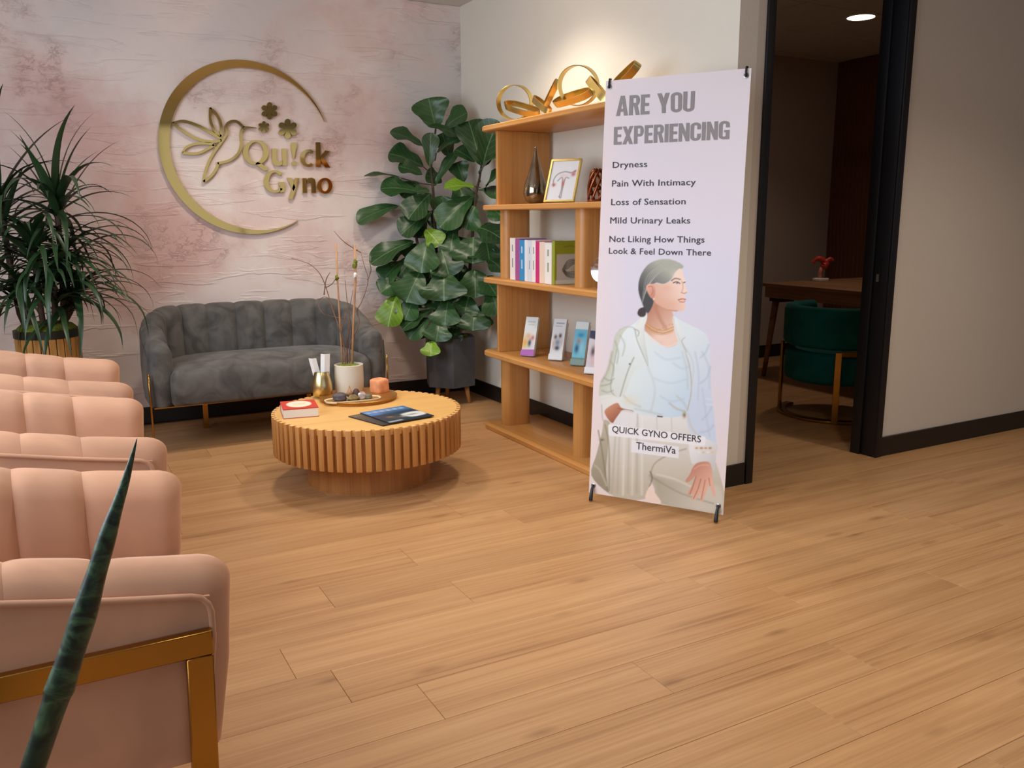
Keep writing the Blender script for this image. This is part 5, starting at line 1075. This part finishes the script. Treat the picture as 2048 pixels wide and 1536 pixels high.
for i, (x0, y0, x1, y1, hw, dd, tone, fu) in enumerate(FIGL):
    B_, T_ = figpt(x0, y0, dd+.03), figpt(x1, y1, dd-.02); sc = (DP+dd)/FPX/2.743
    rnd = Vector((random.uniform(-.2, .2), random.uniform(-.2, .2), random.uniform(-.15, .15)))
    nrm = (-_f*(1-fu*.6)+EZ*(fu+.15)+rnd)
    leaf('leaf', B_, T_, hw*sc*(1.36 if y0 < 800 else 1.34), nrm, fg, M_LEAFB if tone == 2 else (M_LEAFB if tone == 1 and i % 2 else M_LEAF), fold=.22, curl=.12, wave=.09, seed=i)
for P in ([(560, 1460), (545, 1150), (520, 830), (512, 620), (500, 470), (525, 270)], [(640, 1470), (700, 1150), (725, 870), (745, 640), (765, 540), (778, 450)], [(600, 1465), (480, 1150), (420, 870), (405, 760), (420, 650)]):
    Q = smoothpath([figpt(x, y, .03) for x, y in P], 5); Q[0].z = min(Q[0].z, pz1-.03); tube('stem', Q, [.013*(1-.55*i/len(Q)) for i in range(len(Q))], M_STEM, fg, 8, world=True)
for i in range(0, len(FIGL), 2):
    x0, y0, x1, y1, hw, dd, tone, fu = FIGL[i]
    if y0 < 560:
        B_ = figpt(x0, y0, dd+.03); st = figpt(520 if x0 < 640 else 770, y0+40, .03); tube('petiole', smoothpath([st, st.lerp(B_, .5)-EZ*.006, B_], 4), .0035, M_STEM, fg, 6, world=True)
# ------------------------------------------------------------------ dracaena on the left
DC = Vector((.0, 4.87, 0)); dr = tag(empty('dracaena', (DC.x, DC.y, 0)), 'tall spiky dracaena with drooping strap leaves behind the pink armchairs', 'plant')
M_SLATP = wood('planter_pine', (206, 156, 84), (186, 132, 64), (150, 100, 44), 'z', 1, .55, rnd=True)
dpot = lathe('planter', [(0, .0), (.128, 0), (.138, .60), (.14, .64), (.13, .64), (.126, .6), (0, .6)], mat('planter_black_liner', (30, 30, 26), .6), dr, n=40)
for k in range(26):
    a = 2*math.pi*k/26; V, F = box_vf(.012, .031, .60, .002, 1, (.142, 0, .302)); R_ = Matrix.Rotation(a, 4, 'Z'); mesh('planter_slat', [R_ @ v for v in V], F, M_SLATP, dpot, True, sharp=40)
lathe('planter_band', [(.142, .604), (.152, .604), (.152, .64), (.142, .64)], mat('planter_band_black', (28, 30, 22), .5), dpot, n=40)
pillow('moss', [(.138*math.cos(a), .138*math.sin(a)) for a in [2*math.pi*i/28 for i in range(28)]], [(.63, 0), (.65, 0.004), (.665, .02)], M_MOSS, dpot, .015)
def strap(L, w, el, g, seed):
    """arching strap leaf in the xz plane"""
    n = 12; p = Vector((0, 0, 0)); e = el; V, F = [], []; st = L/n
    for i in range(n+1):
        t = i/n; ww = w*(.45+.55*min(1, t*5))*(1-t**2.2)*.5+.0006; d = Vector((math.cos(e), 0, math.sin(e))); nn = Vector((-math.sin(e), 0, math.cos(e)))
        sway = Vector((0, .03*math.sin(seed+t*2.5)*t, 0))
        V += [p+sway+Vector((0, -ww, 0))+nn*ww*.35, p+sway, p+sway+Vector((0, ww, 0))+nn*ww*.35]
        e = max(e-g*st*(.4+1.6*t), -1.45); p = p+d*st
    for i in range(n):
        for j in range(2): a = i*3+j; F.append((a, a+1, a+4, a+3))
    return V, F
random.seed(21); MV = []
for k in range(26):
    el = math.radians(-12+96*(k/25)); MV.append((el, strap(random.uniform(.42, .62), random.uniform(.034, .048), el, random.uniform(2.2, 3.6) if el < 1.0 else random.uniform(.7, 1.6), k)))
MEV = []
for el, (V, F) in MV: 
    o = mesh('leaf', V, F, M_DRAC, dr, True); MEV.append(o)
hd = [((.10, 4.82, 1.22), 46), ((-.14, 4.9, 1.24), 38), ((-.02, 4.74, 1.04), 44), ((.12, 4.84, 1.02), 44), ((.05, 4.74, .86), 46), ((-.10, 4.78, .84), 40), ((.14, 4.86, .82), 40)]
used = 0
for (hx, hy, hz), cnt in hd:
    for k in range(cnt):
        src = MEV[used % len(MEV)] if used < len(MEV) else None
        sel = random.randrange(26) if hz > 1.1 else random.randrange(18)
        if src is None: o = MEV[sel].copy(); COL.objects.link(o); o.parent = dr
        else: o = src
        used += 1; az = k*2.399+random.uniform(-.3, .3); o.location = (hx-DC.x, hy-DC.y, hz+random.uniform(-.10, .06)); sc = random.uniform(.75, 1.05)
        # leaves that would grow into the plaster stay shorter
        if math.sin(az) > .2: sc *= 1-.32*math.sin(az)
        if math.cos(az) > .5 and hz < 1.1: sc *= .88
        o.rotation_euler = (0, 0, az); o.scale = (sc, sc, sc)
    tube('cane', smoothpath([(DC.x+(hx-DC.x)*.3, DC.y+(hy-DC.y)*.3, .62), (DC.x+(hx-DC.x)*.8, DC.y+(hy-DC.y)*.8, .72), (hx, hy, hz)], 4), .014, M_STEM, dr, 8, world=True)
# ------------------------------------------------------------------ snake plant near the camera
_a, _b = at_y(160, 1255, .98), at_y(82, 1488, .985); SB = _b+(_b-_a)*((.2-_b.z)/(_b.z-_a.z)); SB.z = 0; sn = tag(empty('snake_plant', SB), 'single dark rolled snake plant leaf rising in front of the nearest armchair', 'plant')
lathe('pot', [(0, 0), (.07, 0), (.085, .2), (.088, .24), (.08, .24), (.076, .2), (0, .2)], M_CERAM, sn, n=32); pillow('soil', [(.076*math.cos(a), .076*math.sin(a)) for a in [2*math.pi*i/24 for i in range(24)]], [(.19, 0), (.215, 0)], M_DARK, sn)
def snake_mat():
    m, t, b = nt('snake_leaf_green'); u = nd(t, 'ShaderNodeUVMap'); mp = nd(t, 'ShaderNodeMapping'); mp.inputs['Scale'].default_value = (1.2, 26, 1); t.links.new(u.outputs[0], mp.inputs[0])
    n = nd(t, 'ShaderNodeTexNoise', Scale=1.0, Detail=4.0, Distortion=1.4); t.links.new(mp.outputs[0], n.inputs['Vector'])
    t.links.new(ramp(t, n.outputs[0], [(.40, lin((14, 32, 26))), (.5, lin((28, 56, 42))), (.64, lin((62, 90, 62)))]), b.inputs['Base Color']); b.inputs['Roughness'].default_value = .42; return m
M_SNAKE = snake_mat()
cl = [Vector((SB.x, SB.y, .2))]+[at_y(x, y, Y) for x, y, Y in ((82, 1488, .985), (122, 1370, .9825), (160, 1255, .98), (192, 1150, .978), (222, 1050, .976), (250, 965, .975), (274, 877, .973))]
Q = smoothpath(cl, 6); V, F, UV = [], [], []; N = len(Q)
for i, p in enumerate(Q):
    t = i/(N-1); d = (Q[min(i+1, N-1)]-Q[max(i-1, 0)]).normalized(); s = d.cross(Vector((0, -1, 0))).normalized(); n_ = s.cross(d); rad = .0145*(1-((t-.25)/.75)**1.6 if t > .25 else .8+.2*t/.25)*(1+.05*math.sin(t*30))+.0003
    for k in range(10):
        a = 2*math.pi*k/10; V.append(p+s*(rad*math.cos(a))+n_*(rad*.75*math.sin(a))); UV.append((abs(k-5)/5, t))
for i in range(N-1):
    for k in range(10): F.append((i*10+k, i*10+(k+1) % 10, i*10+10+(k+1) % 10, i*10+10+k))
F.append(list(range(10))[::-1]); F.append([(N-1)*10+k for k in range(10)])
mesh('leaf', V, F, M_SNAKE, sn, True, True, uv=UV)
# ------------------------------------------------------------------ office: desk, chair, model
DKX, DKY, DKZ = 4.66, 4.66, .70
dk = tag(empty('desk', (DKX+.5, DKY-.7, 0)), 'brown wooden office desk with slanted legs, seen through the doorway', 'desk')
box('desk_top', (DKX, DKY-1.5, DKZ-.025), (OX-.005, DKY, DKZ), M_DESK, dk, bev=.003, seg=1, world=True)
box('apron', (DKX+.02, DKY-1.48, DKZ-.105), (OX-.03, DKY-.02, DKZ-.025), M_DESK, dk, bev=.002, seg=1, world=True)
for x, y in ((DKX+.10, DKY-.06), (DKX+.10, DKY-1.42), (OX-.12, DKY-.06), (OX-.12, DKY-1.42)):
    dx = -.06 if x < 5.2 else .06; tube('leg', [(x+dx, y+(.03 if y > DKY-.5 else -.03), 0), (x, y, DKZ-.1)], [.016, .026], M_DESK, dk, 12, world=True)
box('leg_block', (DKX+.06, DKY-.14, DKZ-.135), (DKX+.2, DKY-.03, DKZ-.105), M_DARK, dk, world=True)
c = at_z(1641, 562, DKZ)
am = tag(empty('anatomical_model', (c.x, c.y, DKZ)), 'small red anatomical model on a white base standing on the desk', 'model')
box('model_base', (-.05, -.035, .0005), (.05, .035, .022), M_WHITE, am, bev=.003)
M_RED = mat('red_resin', (186, 52, 46), .35, var=.2, vscale=40); M_PNK = mat('pink_resin', (222, 140, 130), .4)
Sx = Vector((EH.x, EH.y, 0))
tube('model_stem', [Sx*(-.01)+EZ*.02, Sx*(-.006)+EZ*.07, Sx*.012+EZ*.11], [.013, .014, .02], M_PNK, am, 10)
tube('model_arm', smoothpath([Sx*.012+EZ*.10, Sx*.03+EZ*.135, Sx*(-.01)+EZ*.165, Sx*(-.05)+EZ*.16, Sx*(-.065)+EZ*.135], 4), [.028]*5+[.022]*6+[.013]*4+[.016]*2, M_RED, am, 10)
tube('model_arm', smoothpath([Sx*.012+EZ*.12, Sx*.04+EZ*.15, Sx*.065+EZ*.165, Sx*.08+EZ*.15], 4), [.024]*5+[.016]*4+[.014]*4, M_RED, am, 10)
# teal chair: curved back band, seat drum, brass ring base
tcx, tcy = 4.17, 3.52
tc = tag(empty('tub_chair', (tcx, tcy, 0)), 'teal velvet tub chair with brass ring base at the office desk', 'chair')
def bandsolid(name, r0, r1, z0, z1, a0, a1, m, parent, n=48, rnd=.02):
    V, F = [], []; prof_ = [(r1, z0+rnd), (r1, z1-rnd), (r1-rnd*.3, z1-rnd*.3), (r1-rnd, z1), (r0+rnd, z1), (r0+rnd*.3, z1-rnd*.3), (r0, z1-rnd), (r0, z0+rnd), (r0+rnd*.3, z0+rnd*.3), (r0+rnd, z0), (r1-rnd, z0), (r1-rnd*.3, z0+rnd*.3)]; k_ = len(prof_)
    for i in range(n+1):
        a = a0+(a1-a0)*i/n
        for r, zz in prof_: V.append((r*math.cos(a), r*math.sin(a), zz))
    for i in range(n):
        for k in range(k_): F.append((i*k_+k, i*k_+(k+1) % k_, i*k_+k_+(k+1) % k_, i*k_+k_+k))
    F += [list(range(k_)), [n*k_+k for k in range(k_)][::-1]]
    return mesh(name, V, F, m, parent, True, sharp=60)
bandsolid('backrest', .235, .315, .425, .665, math.radians(75), math.radians(285), M_TEAL, tc, 56, .03)
pillow('seat', [(.30*math.cos(a), .30*math.sin(a)) for a in [2*math.pi*i/56 for i in range(56)]], [(.215, .03), (.225, .008), (.245, 0), (.37, 0), (.392, .01), (.40, .03)], M_TEAL, tc, .02)
bandsolid('base_ring', .275, .33, .0, .018, math.radians(100), math.radians(330), M_BRASS, tc, 56, .004)
bandsolid('brass_band', .302, .318, .392, .424, math.radians(225), math.radians(330), M_BRASS, tc, 40, .003)
for an in (math.radians(222), math.radians(118)):
    R_ = Matrix.Rotation(an, 4, 'Z'); V, F = box_vf(.016, .036, .42, .002, 1, (.326, 0, .21)); mesh('upright', [R_ @ v for v in V], F, M_BRASS, tc, True, sharp=40)
